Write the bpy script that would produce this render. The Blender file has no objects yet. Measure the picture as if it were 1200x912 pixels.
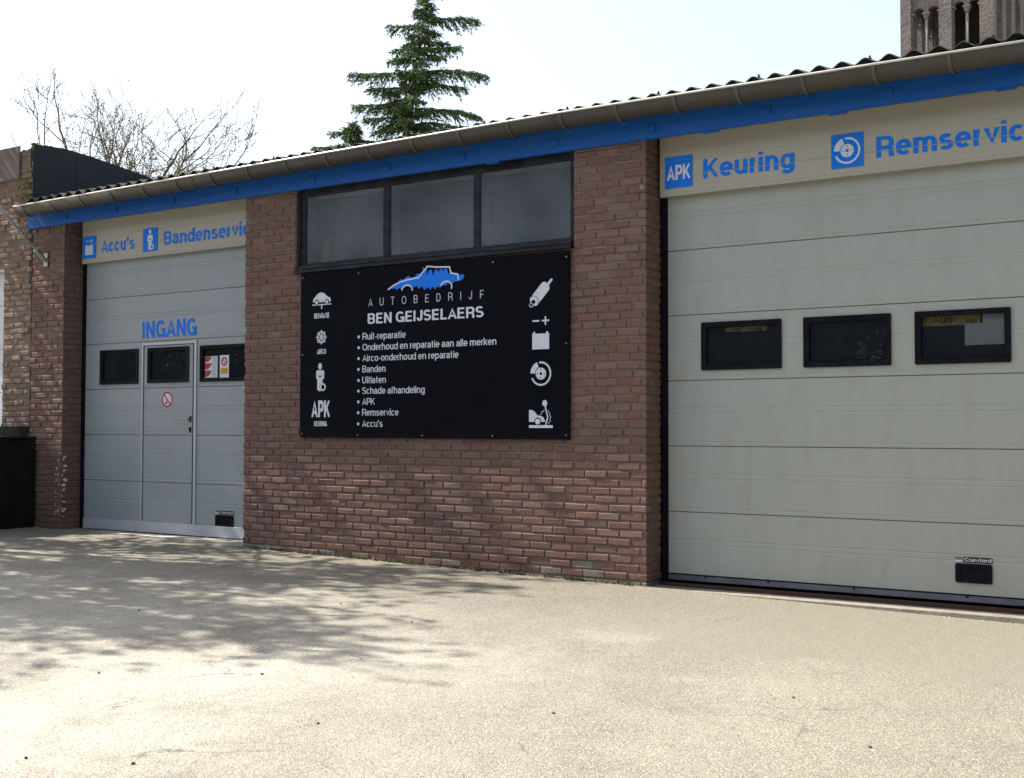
import bpy, bmesh, math, random
from mathutils import Vector, Matrix
R = math.radians
S = bpy.context.scene
COL = S.collection

# ------------------------------------------------------------------ camera, sky, sun, exposure
cam_d = bpy.data.cameras.new("camera")
cam = bpy.data.objects.new("camera", cam_d)
COL.objects.link(cam)
YAW, PITCH, ROLL = 0.583600, 0.033413, 0.002013
fw = Vector((-math.sin(YAW)*math.cos(PITCH), math.cos(YAW)*math.cos(PITCH), math.sin(PITCH)))
rt = Vector((math.cos(YAW), math.sin(YAW), 0))
up = rt.cross(fw)
r2 = math.cos(ROLL)*rt + math.sin(ROLL)*up
u2 = -math.sin(ROLL)*rt + math.cos(ROLL)*up
M4 = Matrix((r2, u2, -fw)).transposed().to_4x4()
M4.translation = Vector((0, -9.10204, 1.29759))
cam.matrix_world = M4
cam_d.sensor_fit = 'HORIZONTAL'
cam_d.sensor_width = 36.0
cam_d.lens = 42.6
cam_d.clip_end = 4000
S.camera = cam

SUN = Vector((-1.0, -0.115, 1.0)).normalized()        # towards the sun
elev = math.asin(SUN.z)
w = bpy.data.worlds.new("World")
S.world = w
w.use_nodes = True
nt = w.node_tree
nt.nodes.clear()
sky = nt.nodes.new('ShaderNodeTexSky')
sky.sky_type = 'NISHITA'
sky.sun_disc = False
sky.sun_elevation = elev
sky.sun_rotation = math.atan2(SUN.x, SUN.y)
sky.air_density = 1.0
sky.dust_density = 3.0
sky.ozone_density = 1.0
bg = nt.nodes.new('ShaderNodeBackground')
bg.inputs[1].default_value = 0.128
out = nt.nodes.new('ShaderNodeOutputWorld')
haze = nt.nodes.new('ShaderNodeMix')          # thin bright veil of high cloud over the whole sky
haze.data_type = 'RGBA'
haze.inputs['Factor'].default_value = 0.40
haze.inputs['B'].default_value = (4.1, 4.25, 4.3, 1)
nt.links.new(sky.outputs[0], haze.inputs['A'])
nt.links.new(haze.outputs['Result'], bg.inputs[0])
nt.links.new(bg.outputs[0], out.inputs[0])
sun_d = bpy.data.lights.new("sun", 'SUN')
sun_d.energy = 5.0
sun_d.angle = R(0.5)
sun_d.color = (1.0, 0.94, 0.83)
sun = bpy.data.objects.new("sun", sun_d)
sun.rotation_euler = SUN.to_track_quat('Z', 'Y').to_euler()
COL.objects.link(sun)
S.view_settings.view_transform = 'Standard'
S.view_settings.look = 'None'
S.view_settings.gamma = 1
S.view_settings.use_curve_mapping = False
S.view_settings.exposure = 1.24
S.cycles.max_bounces = 8
S.cycles.transparent_max_bounces = 12

# ------------------------------------------------------------------ materials
MAT = {}
def mat(name, base=(.5, .5, .5), rough=.6, metal=0.0, var=None, vscale=3.0, bump=0.0, bscale=80.0,
        spec=.5, island=None, var2=None, v2scale=40.0, fac=1.0, stretch=None, tint=None):
    """Procedural principled material. var = second colour blended in by large noise, var2 by fine noise,
    island = list of colours chosen at random for every mesh island."""
    if name in MAT:
        return MAT[name]
    m = bpy.data.materials.new(name)
    m.use_nodes = True
    t = m.node_tree
    n, l = t.nodes, t.links
    p = n['Principled BSDF']
    p.inputs['Roughness'].default_value = rough
    p.inputs['Metallic'].default_value = metal
    p.inputs['Specular IOR Level'].default_value = spec
    tc = n.new('ShaderNodeTexCoord')
    src = tc.outputs['Object']
    if stretch:
        mp = n.new('ShaderNodeMapping')
        mp.inputs['Scale'].default_value = stretch
        l.new(src, mp.inputs[0])
        src = mp.outputs[0]
    def rgb(c):
        x = n.new('ShaderNodeRGB'); x.outputs[0].default_value = (*c, 1); return x.outputs[0]
    if island:
        g = n.new('ShaderNodeNewGeometry')
        cr = n.new('ShaderNodeValToRGB')
        cr.color_ramp.interpolation = 'LINEAR'
        e = cr.color_ramp.elements
        while len(e) < len(island): e.new(0.5)
        for i, c in enumerate(island):
            e[i].position = i/(len(island)-1); e[i].color = (*c, 1)
        l.new(g.outputs['Random Per Island'], cr.inputs[0])
        col = cr.outputs[0]
    else:
        col = rgb(base)
    def mixin(col, c2, scale, det, lo, hi, mode='MIX', f=1.0):
        nz = n.new('ShaderNodeTexNoise')
        nz.inputs['Scale'].default_value = scale
        nz.inputs['Detail'].default_value = det
        nz.inputs['Roughness'].default_value = .62
        l.new(src, nz.inputs['Vector'])
        mr = n.new('ShaderNodeMapRange')
        mr.inputs['From Min'].default_value = lo; mr.inputs['From Max'].default_value = hi
        mr.inputs['To Max'].default_value = f
        l.new(nz.outputs['Fac'], mr.inputs['Value'])
        mx = n.new('ShaderNodeMix'); mx.data_type = 'RGBA'; mx.blend_type = mode
        l.new(mr.outputs[0], mx.inputs['Factor'])
        l.new(col, mx.inputs['A'])
        mx.inputs['B'].default_value = (*c2, 1)
        return mx.outputs['Result']
    if var: col = mixin(col, var, vscale, 6, .42, .68, f=fac)
    if var2: col = mixin(col, var2, v2scale, 4, .48, .72, f=fac)
    l.new(col, p.inputs['Base Color'])
    if bump:
        nz = n.new('ShaderNodeTexNoise')
        nz.inputs['Scale'].default_value = bscale
        nz.inputs['Detail'].default_value = 5
        l.new(src, nz.inputs['Vector'])
        b = n.new('ShaderNodeBump')
        b.inputs['Strength'].default_value = 1.0
        b.inputs['Distance'].default_value = bump
        l.new(nz.outputs['Fac'], b.inputs['Height'])
        l.new(b.outputs[0], p.inputs['Normal'])
    MAT[name] = m
    return m

brick_m = mat('brick', island=[(.128, .071, .062), (.180, .096, .079), (.150, .074, .061), (.192, .122, .105), (.136, .082, .075), (.168, .081, .064), (.166, .104, .093)],
              rough=.85, var=(.125, .080, .068), vscale=4, var2=(.25, .18, .16), v2scale=55, fac=.55, bump=.004, bscale=70, spec=.2)
pale_m = mat('bleached_brick', island=[(.17, .14, .125), (.22, .19, .17), (.19, .13, .11), (.24, .21, .19)], rough=.9, var=(.12, .10, .09), vscale=8, var2=(.30, .27, .25), v2scale=40, fac=.6, bump=.005, bscale=60, spec=.1)
oldbrick_m = mat('old_brick', island=[(.19, .122, .098), (.25, .172, .138), (.22, .135, .105), (.27, .195, .16), (.20, .145, .122), (.24, .16, .127)],
              rough=.9, var=(.14, .10, .085), vscale=6, var2=(.31, .245, .21), v2scale=45, fac=.6, bump=.006, bscale=50, spec=.2)
mortar_m = mat('mortar', (.20, .172, .148), .95, var=(.125, .105, .095), vscale=3, var2=(.25, .215, .185), v2scale=90, bump=.006, bscale=60, spec=.1)
beige_m = mat('door_paint', (.325, .345, .325), .38, var=(.30, .322, .305), vscale=1.2, var2=(.265, .27, .24), v2scale=7, fac=.5, bump=.0006, bscale=240, stretch=(1, 1, .3))
fascia_m = mat('fascia_paint', (.355, .34, .29), .4, var=(.32, .305, .255), vscale=1.5, fac=.6, bump=.0006, bscale=240)
door_sky_m = mat('door_paint_sky_tint', (.265, .305, .335), .38, var=(.245, .28, .308), vscale=1.2, var2=(.23, .245, .25), v2scale=7, fac=.5, bump=.0006, bscale=240, stretch=(1, 1, .3))  # door paint with the sky's bluish reflection put into its colour
alu_m = mat('aluminium', (.44, .46, .52), .4, .2, var=(.38, .40, .45), vscale=8, fac=.6)
bluebeam_m = mat('blue_paint', (.008, .088, .36), .5, var=(.005, .07, .30), vscale=2.5, var2=(.025, .11, .36), v2scale=24, fac=.6, bump=.002, bscale=18, stretch=(.25, 1, 1), spec=.15)
blue_m = mat('blue_lettering', (.006, .165, .74), .5, var=(.008, .17, .70), vscale=9, spec=.15)
white_m = mat('white_lettering', (.56, .59, .69), .4, var=(.52, .55, .65), vscale=30)
board_m = mat('sign_board_black', (.0035, .0045, .008), .5, var=(.005, .006, .010), vscale=2, spec=.03)
blackwood_m = mat('black_frame_paint', (.007, .008, .016), .5, var=(.028, .033, .05), vscale=14, var2=(.005, .005, .009), v2scale=30, fac=.8, bump=.003, bscale=35, stretch=(.4, 1, 1), spec=.2)
brownwood_m = mat('brown_timber', (.10, .06, .045), .7, var=(.05, .035, .03), vscale=8)
rubber_m = mat('black_rubber', (.006, .006, .011), .5, var=(.011, .011, .016), vscale=12, spec=.06)
zinc_m = mat('zinc_gutter', (.047, .043, .036), .5, .0, var=(.034, .032, .028), vscale=3, var2=(.065, .06, .052), v2scale=20, fac=.7, bump=.002, bscale=12)
strap_m = mat('zinc_strap', (.085, .08, .067), .5, var=(.065, .06, .052), vscale=6)
jamb_m = mat('pinkish_jamb_paint', (.70, .45, .40), .8, var=(.6, .38, .34), vscale=6)
bead_m = mat('zinc_bead', (.62, .60, .55), .35, .3, var=(.5, .48, .44), vscale=4)
roof_m = mat('corrugated_cement', (.085, .095, .085), .9, var=(.05, .055, .055), vscale=2.5, var2=(.11, .13, .085), v2scale=14, fac=.8, bump=.004, bscale=40, spec=.2)
felt_m = mat('bitumen_felt', (.014, .017, .024), .75, var=(.022, .026, .034), vscale=1.8, var2=(.03, .03, .03), v2scale=20, fac=.6, bump=.006, bscale=9, spec=.3)
moss_m = mat('moss', (.10, .12, .03), .95, var=(.16, .15, .04), vscale=20, bump=.01, bscale=60)
sheet_m = mat('grey_sheet', (.15, .125, .12), .6, var=(.12, .10, .10), vscale=3)
concrete_m = mat('concrete', (.36, .33, .28), .9, var=(.26, .24, .21), vscale=4, var2=(.42, .39, .34), v2scale=60, bump=.004, bscale=90)
darkbox_m = mat('dark_stained_boards', (.013, .012, .010), .85, var=(.02, .018, .015), vscale=5, bump=.004, bscale=20, spec=.08)
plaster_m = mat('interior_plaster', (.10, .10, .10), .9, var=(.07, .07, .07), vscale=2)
paleblue_m = mat('pale_door_paint', (.62, .66, .72), .45, var=(.56, .6, .66), vscale=2)
chrome_m = mat('dull_steel', (.35, .35, .35), .35, .8, var=(.25, .25, .25), vscale=12)
red_m = mat('red_print', (.27, .006, .016), .45, var=(.48, .02, .03), vscale=20)
yellow_m = mat('yellow_print', (.68, .50, .03), .5, var=(.6, .43, .03), vscale=15)
blackp_m = mat('black_print', (.015, .015, .018), .5, var=(.025, .025, .025), vscale=30)
paper_m = mat('paper', (.78, .80, .78), .6, var=(.70, .76, .66), vscale=2.5)
sill_m = mat('threshold_concrete', (.24, .215, .175), .9, var=(.15, .135, .11), vscale=4, var2=(.30, .27, .22), v2scale=30, bump=.004, bscale=60)
seal_m = mat('grey_rubber', (.13, .14, .17), .6, var=(.09, .095, .12), vscale=5, spec=.2)
rust_m = mat('rusty_steel', (.05, .016, .012), .8, var=(.03, .016, .014), vscale=12)
whitefleck_m = mat('white_flecks', (.72, .72, .78), .6, var=(.6, .6, .7), vscale=30)
vanpaint_m = mat('dark_blue_van_paint', (.02, .03, .055), .25, var=(.024, .034, .06), vscale=2)
bark_m = mat('bark', (.115, .09, .055), .9, var=(.075, .058, .036), vscale=6, var2=(.14, .115, .06), v2scale=30, bump=.01, bscale=30)
needle_m = mat('needles', island=[(.03, .075, .03), (.075, .13, .04), (.15, .20, .06), (.045, .095, .036), (.10, .16, .046)], rough=.7, spec=.3)
bud_m = mat('bud_leaves', island=[(.15, .13, .045), (.11, .10, .04), (.19, .165, .07), (.12, .085, .045)], rough=.8)
leaf_m = mat('blocker_leaves', island=[(.02, .04, .012), (.035, .06, .02), (.05, .08, .03)], rough=.8, spec=.2)
grass_m = mat('weeds', island=[(.10, .13, .03), (.17, .17, .05), (.20, .19, .08), (.08, .10, .03)], rough=.9)
pebble_m = mat('pebble', (.05, .045, .04), .9, var=(.09, .08, .07), vscale=30, bump=.004, bscale=60)
tower_m = mat('tower_brick', (.19, .168, .155), .95, var=(.14, .125, .117), vscale=.6, var2=(.08, .055, .05), v2scale=5.5, fac=.9, bump=.05, bscale=5, spec=.1)
stone_m = mat('tower_stone', (.27, .27, .26), .9, var=(.2, .2, .19), vscale=2)
slate_m = mat('slate', (.06, .065, .075), .7, var=(.09, .09, .10), vscale=3)

def glass_mat(name, tint, ior=1.5, rough=0.0):
    m = bpy.data.materials.new(name); m.use_nodes = True
    t = m.node_tree; t.nodes.clear()
    o = t.nodes.new('ShaderNodeOutputMaterial'); mx = t.nodes.new('ShaderNodeMixShader')
    tr = t.nodes.new('ShaderNodeBsdfTransparent'); tr.inputs[0].default_value = (*tint, 1)
    gl = t.nodes.new('ShaderNodeBsdfGlossy'); gl.inputs['Roughness'].default_value = rough
    fr = t.nodes.new('ShaderNodeFresnel'); fr.inputs[0].default_value = ior
    nz = t.nodes.new('ShaderNodeTexNoise'); nz.inputs['Scale'].default_value = 3.0
    bp = t.nodes.new('ShaderNodeBump'); bp.inputs['Distance'].default_value = .004; bp.inputs['Strength'].default_value = .5
    t.links.new(nz.outputs['Fac'], bp.inputs['Height'])
    t.links.new(bp.outputs[0], gl.inputs['Normal'])
    t.links.new(fr.outputs[0], mx.inputs[0]); t.links.new(tr.outputs[0], mx.inputs[1]); t.links.new(gl.outputs[0], mx.inputs[2])
    df = t.nodes.new('ShaderNodeBsdfDiffuse'); df.inputs[0].default_value = (.16, .20, .27, 1)     # faint bluish light of the panes, put in as diffuse colour
    m2 = t.nodes.new('ShaderNodeMixShader'); m2.inputs[0].default_value = .07
    t.links.new(mx.outputs[0], m2.inputs[1]); t.links.new(df.outputs[0], m2.inputs[2])
    t.links.new(m2.outputs[0], o.inputs[0])
    return m
glass_m = glass_mat('door_glass', (.55, .58, .62))

def frosted():
    m = bpy.data.materials.new('figured_glass'); m.use_nodes = True
    t = m.node_tree; n = t.nodes; l = t.links; p = n['Principled BSDF']
    p.inputs['Roughness'].default_value = .34
    p.inputs['Specular IOR Level'].default_value = .42
    tc = n.new('ShaderNodeTexCoord')
    nz = n.new('ShaderNodeTexNoise'); nz.inputs['Scale'].default_value = 1.1; nz.inputs['Detail'].default_value = 4
    l.new(tc.outputs['Object'], nz.inputs['Vector'])
    cr = n.new('ShaderNodeValToRGB')
    cr.color_ramp.elements[0].position = .35; cr.color_ramp.elements[0].color = (.065, .09, .125, 1)
    cr.color_ramp.elements[1].position = .7; cr.color_ramp.elements[1].color = (.18, .215, .26, 1)
    l.new(nz.outputs['Fac'], cr.inputs[0])
    wn = n.new('ShaderNodeTexNoise'); wn.inputs['Scale'].default_value = 75; wn.inputs['Detail'].default_value = 3; l.new(tc.outputs['Object'], wn.inputs['Vector'])
    gr = n.new('ShaderNodeMapRange'); gr.inputs['From Min'].default_value = .35; gr.inputs['From Max'].default_value = .65; gr.inputs['To Min'].default_value = .55; gr.inputs['To Max'].default_value = 1.45
    l.new(wn.outputs['Fac'], gr.inputs['Value'])
    mg = n.new('ShaderNodeVectorMath'); mg.operation = 'SCALE'; l.new(cr.outputs[0], mg.inputs[0]); l.new(gr.outputs[0], mg.inputs['Scale'])
    l.new(mg.outputs[0], p.inputs['Base Color'])
    vo = n.new('ShaderNodeTexVoronoi'); vo.inputs['Scale'].default_value = 60
    l.new(tc.outputs['Object'], vo.inputs['Vector'])
    b = n.new('ShaderNodeBump'); b.inputs['Distance'].default_value = .008
    l.new(vo.outputs['Distance'], b.inputs['Height']); l.new(b.outputs[0], p.inputs['Normal'])
    tr = n.new('ShaderNodeBsdfTransparent'); tr.inputs[0].default_value = (.92, .94, .96, 1)
    mx = n.new('ShaderNodeMixShader'); mx.inputs[0].default_value = .52
    l.new(p.outputs[0], mx.inputs[1]); l.new(tr.outputs[0], mx.inputs[2]); l.new(mx.outputs[0], n['Material Output'].inputs[0])
    return m
frosted_m = frosted()

def ground_mat():
    m = bpy.data.materials.new('forecourt_tarmac'); m.use_nodes = True
    t = m.node_tree; n = t.nodes; l = t.links; p = n['Principled BSDF']
    p.inputs['Roughness'].default_value = .9; p.inputs['Specular IOR Level'].default_value = .2
    tc = n.new('ShaderNodeTexCoord'); V = tc.outputs['Object']
    def noise(sc, det=5, rough=.6):
        z = n.new('ShaderNodeTexNoise'); z.inputs['Scale'].default_value = sc; z.inputs['Detail'].default_value = det
        z.inputs['Roughness'].default_value = rough; l.new(V, z.inputs['Vector']); return z.outputs['Fac']
    def rng(v, a, b, c=0., d=1.):
        r = n.new('ShaderNodeMapRange'); r.interpolation_type = 'SMOOTHSTEP'
        r.inputs['From Min'].default_value = a; r.inputs['From Max'].default_value = b
        r.inputs['To Min'].default_value = c; r.inputs['To Max'].default_value = d
        l.new(v, r.inputs['Value']); return r.outputs[0]
    def math_(op, a, b=None):
        x = n.new('ShaderNodeMath'); x.operation = op
        for i, v in enumerate((a, b)):
            if v is None: continue
            if isinstance(v, (int, float)): x.inputs[i].default_value = v
            else: l.new(v, x.inputs[i])
        return x.outputs[0]
    def mix(f, a, b, mode='MIX'):
        x = n.new('ShaderNodeMix'); x.data_type = 'RGBA'; x.blend_type = mode
        if isinstance(f, (int, float)): x.inputs['Factor'].default_value = f
        else: l.new(f, x.inputs['Factor'])
        for k, v in (('A', a), ('B', b)):
            if isinstance(v, tuple): x.inputs[k].default_value = (*v, 1)
            else: l.new(v, x.inputs[k])
        return x.outputs['Result']
    col = mix(rng(noise(.55, 6), .35, .68), (.255, .24, .205), (.395, .372, .322))
    col = mix(rng(noise(2.3, 6), .45, .72, 0, .6), col, (.27, .248, .205))
    # resurfaced strip of darker tarmac along the building, its edge a wandering line
    sp = n.new('ShaderNodeSeparateXYZ'); l.new(V, sp.inputs[0])
    X, Y = sp.outputs[0], sp.outputs[1]
    w1 = math_('MULTIPLY', math_('SUBTRACT', noise(.8, 3), .5), 2.2)
    yy = math_('ADD', Y, w1)
    strip = rng(yy, -2.45, -2.0)
    xin = rng(X, -4.6, -3.2)
    strip = math_('MULTIPLY', strip, xin)
    patch = math_('MULTIPLY', rng(math_('ADD', Y, math_('MULTIPLY', w1, .25)), -4.16, -4.30), rng(math_('ADD', X, math_('MULTIPLY', w1, .2)), -1.15, -1.05))
    col = mix(math_('MULTIPLY', patch, .7), col, (.15, .145, .13))
    # worn, greyer tarmac nearer the building, blotchy
    worn = math_('MULTIPLY', rng(math_('ADD', math_('ADD', Y, w1), math_('MULTIPLY', noise(2.6, 5), 1.6)), -3.0, .2), .85)
    col = mix(worn, col, (.135, .122, .098))
    # sandier, more yellow to the right
    col = mix(rng(math_('ADD', X, math_('MULTIPLY', w1, .8)), -5.0, -1.6, 0, .8), col, (.205, .186, .145))
    # dirt against the wall
    dirt = math_('MULTIPLY', rng(math_('ADD', Y, math_('MULTIPLY', w1, .3)), -.9, .05), .55)
    col = mix(dirt, col, (.19, .17, .13))
    # oil and water stains
    st = rng(noise(.9, 7, .7), .48, .64, 0, .75)
    col = mix(st, col, (.19, .175, .15))
    # aggregate
    vo = n.new('ShaderNodeTexVoronoi'); vo.inputs['Scale'].default_value = 150; l.new(V, vo.inputs['Vector'])
    bw = n.new('ShaderNodeRGBToBW'); l.new(vo.outputs['Color'], bw.inputs[0])
    col = mix(rng(bw.outputs[0], .60, .9, 0, .45), col, (.54, .50, .42))
    col = mix(rng(bw.outputs[0], .34, .10, 0, .7), col, (.085, .077, .064))
    fn = noise(160, 3)
    col = mix(rng(fn, .52, .75, 0, .5), col, (.16, .14, .11))
    col = mix(math_('MULTIPLY', strip, .62), col, (.205, .188, .150))
    # open pores, scattered dark chippings, a few hairline cracks
    pore = noise(38, 2, .5)
    col = mix(rng(pore, .66, .74, 0, .6), col, (.11, .10, .08))
    v2 = n.new('ShaderNodeTexVoronoi'); v2.feature = 'DISTANCE_TO_EDGE'; v2.inputs['Scale'].default_value = .55
    wv = n.new('ShaderNodeTexNoise'); wv.inputs['Scale'].default_value = 2.2; wv.inputs['Detail'].default_value = 6; l.new(V, wv.inputs['Vector'])
    vm = n.new('ShaderNodeVectorMath'); vm.operation = 'MULTIPLY_ADD'; vm.inputs[1].default_value = (.7, .7, .7)
    l.new(wv.outputs['Color'], vm.inputs[0]); l.new(V, vm.inputs[2]); l.new(vm.outputs[0], v2.inputs['Vector'])
    crack = math_('MULTIPLY', rng(v2.outputs['Distance'], .006, .0015, 0, .6), rng(noise(.6, 2), .5, .62))
    col = mix(crack, col, (.085, .078, .065))
    l.new(col, p.inputs['Base Color'])
    h = math_('ADD', math_('MULTIPLY', vo.outputs['Distance'], -.3), math_('ADD', math_('MULTIPLY', noise(85, 4), .9), math_('MULTIPLY', noise(6, 4), 2.0)))
    b = n.new('ShaderNodeBump'); b.inputs['Distance'].default_value = .008; b.inputs['Strength'].default_value = 1
    l.new(h, b.inputs['Height']); l.new(b.outputs[0], p.inputs['Normal'])
    return m
ground_m = ground_mat()

# ------------------------------------------------------------------ mesh helpers
ORG = {}
class MB:
    def __init__(s): s.v = []; s.f = []; s.m = []
    def face(s, pts, mi=0):
        i = len(s.v); s.v += [tuple(p) for p in pts]; s.f.append(tuple(range(i, i+len(pts)))); s.m.append(mi)
    def box(s, x0, x1, y0, y1, z0, z1, mi=0, c=0.0):
        i = len(s.v)
        if c <= 0:
            s.v += [(x, y, z) for z in (z0, z1) for y in (y0, y1) for x in (x0, x1)]
            for q in ((0,2,3,1),(4,5,7,6),(0,1,5,4),(2,6,7,3),(0,4,6,2),(1,3,7,5)):
                s.f.append(tuple(i+k for k in q)); s.m.append(mi)
        else:   # chamfered
            bm = bmesh.new()
            r = bmesh.ops.create_cube(bm, size=1)
            for v in bm.verts:
                v.co = ((x0+x1)/2+v.co.x*(x1-x0), (y0+y1)/2+v.co.y*(y1-y0), (z0+z1)/2+v.co.z*(z1-z0))
            bmesh.ops.bevel(bm, geom=bm.edges[:], offset=c, segments=2, affect='EDGES', profile=.5)
            s.add_bm(bm, mi)
    def add_bm(s, bm, mi=0):
        i = len(s.v); bm.verts.ensure_lookup_table(); bm.verts.index_update()
        s.v += [tuple(v.co) for v in bm.verts]
        for f in bm.faces:
            s.f.append(tuple(i+v.index for v in f.verts)); s.m.append(mi)
        bm.free()
    def prism(s, poly, y0, y1, mi=0, xf=None):
        """polygon in (x, z), extruded from y0 (front) to y1."""
        xf = xf or (lambda x, y, z: (x, y, z))
        a = sum(poly[k][0]*poly[(k+1) % len(poly)][1]-poly[(k+1) % len(poly)][0]*poly[k][1] for k in range(len(poly)))
        if a < 0: poly = poly[::-1]
        i = len(s.v); n = len(poly)
        s.v += [xf(x, y0, z) for x, z in poly]+[xf(x, y1, z) for x, z in poly]
        s.f.append(tuple(range(i, i+n))); s.m.append(mi)
        s.f.append(tuple(range(i+2*n-1, i+n-1, -1))); s.m.append(mi)
        for k in range(n):
            j = (k+1) % n
            s.f.append((i+j, i+k, i+n+k, i+n+j)); s.m.append(mi)
    def tube(s, pts, rad, sides=8, mi=0, cap=True):
        pts = [Vector(p) for p in pts]; n = len(pts)
        if not isinstance(rad, (list, tuple)): rad = [rad]*n
        i = len(s.v); prev = None
        for k in range(n):
            d = (pts[min(k+1, n-1)]-pts[max(k-1, 0)]).normalized()
            if prev is None:
                a = Vector((0, 0, 1)) if abs(d.z) < .9 else Vector((1, 0, 0))
                u = d.cross(a).normalized()
            else:
                u = (prev-d*prev.dot(d)).normalized()
            prev = u; vv = d.cross(u)
            for q in range(sides):
                t = 2*math.pi*q/sides
                s.v.append(tuple(pts[k]+rad[k]*(math.cos(t)*u+math.sin(t)*vv)))
        for k in range(n-1):
            for q in range(sides):
                a = i+k*sides+q; b = i+k*sides+(q+1) % sides
                s.f.append((a, b, b+sides, a+sides)); s.m.append(mi)
        if cap:
            s.f.append(tuple(i+q for q in range(sides))[::-1]); s.m.append(mi)
            s.f.append(tuple(i+(n-1)*sides+q for q in range(sides))); s.m.append(mi)
    def build(s, name, mats, parent=None, smooth=False, origin=None):
        me = bpy.data.meshes.new(name)
        o = bpy.data.objects.new(name, me)
        if parent is not None:
            org = ORG[parent.name]; o.parent = parent
        else:
            org = Vector(origin) if origin is not None else Vector((0, 0, 0))
            o.location = org
        me.from_pydata([(v[0]-org[0], v[1]-org[1], v[2]-org[2]) for v in s.v], [], s.f)
        if not isinstance(mats, (list, tuple)): mats = [mats]
        for m in mats: me.materials.append(m)
        if len(mats) > 1: me.polygons.foreach_set('material_index', s.m)
        if smooth: me.polygons.foreach_set('use_smooth', [True]*len(me.polygons))
        me.update()
        COL.objects.link(o)
        ORG[o.name] = Vector(org)
        return o
def tag(o, label=None, cat=None, group=None, kind=None):
    if label: o['label'] = label
    if cat: o['category'] = cat
    if group: o['group'] = group
    if kind: o['kind'] = kind
    return o
def thing(name, loc, label, cat, group=None):
    o = bpy.data.objects.new(name, None); o.location = loc; o.empty_display_size = .2
    COL.objects.link(o); ORG[o.name] = Vector(loc)
    return tag(o, label, cat, group)

def copy_tree(o, parent=None):
    c = o.copy(); COL.objects.link(c)
    if parent is not None: c.parent = parent
    ORG[c.name] = ORG[o.name]
    for ch in list(o.children): copy_tree(ch, c)
    return c

def gz(x, y=0):                     # the forecourt falls gently towards the right
    return -0.0147*(max(-16, min(1, x))+4.66)

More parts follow.
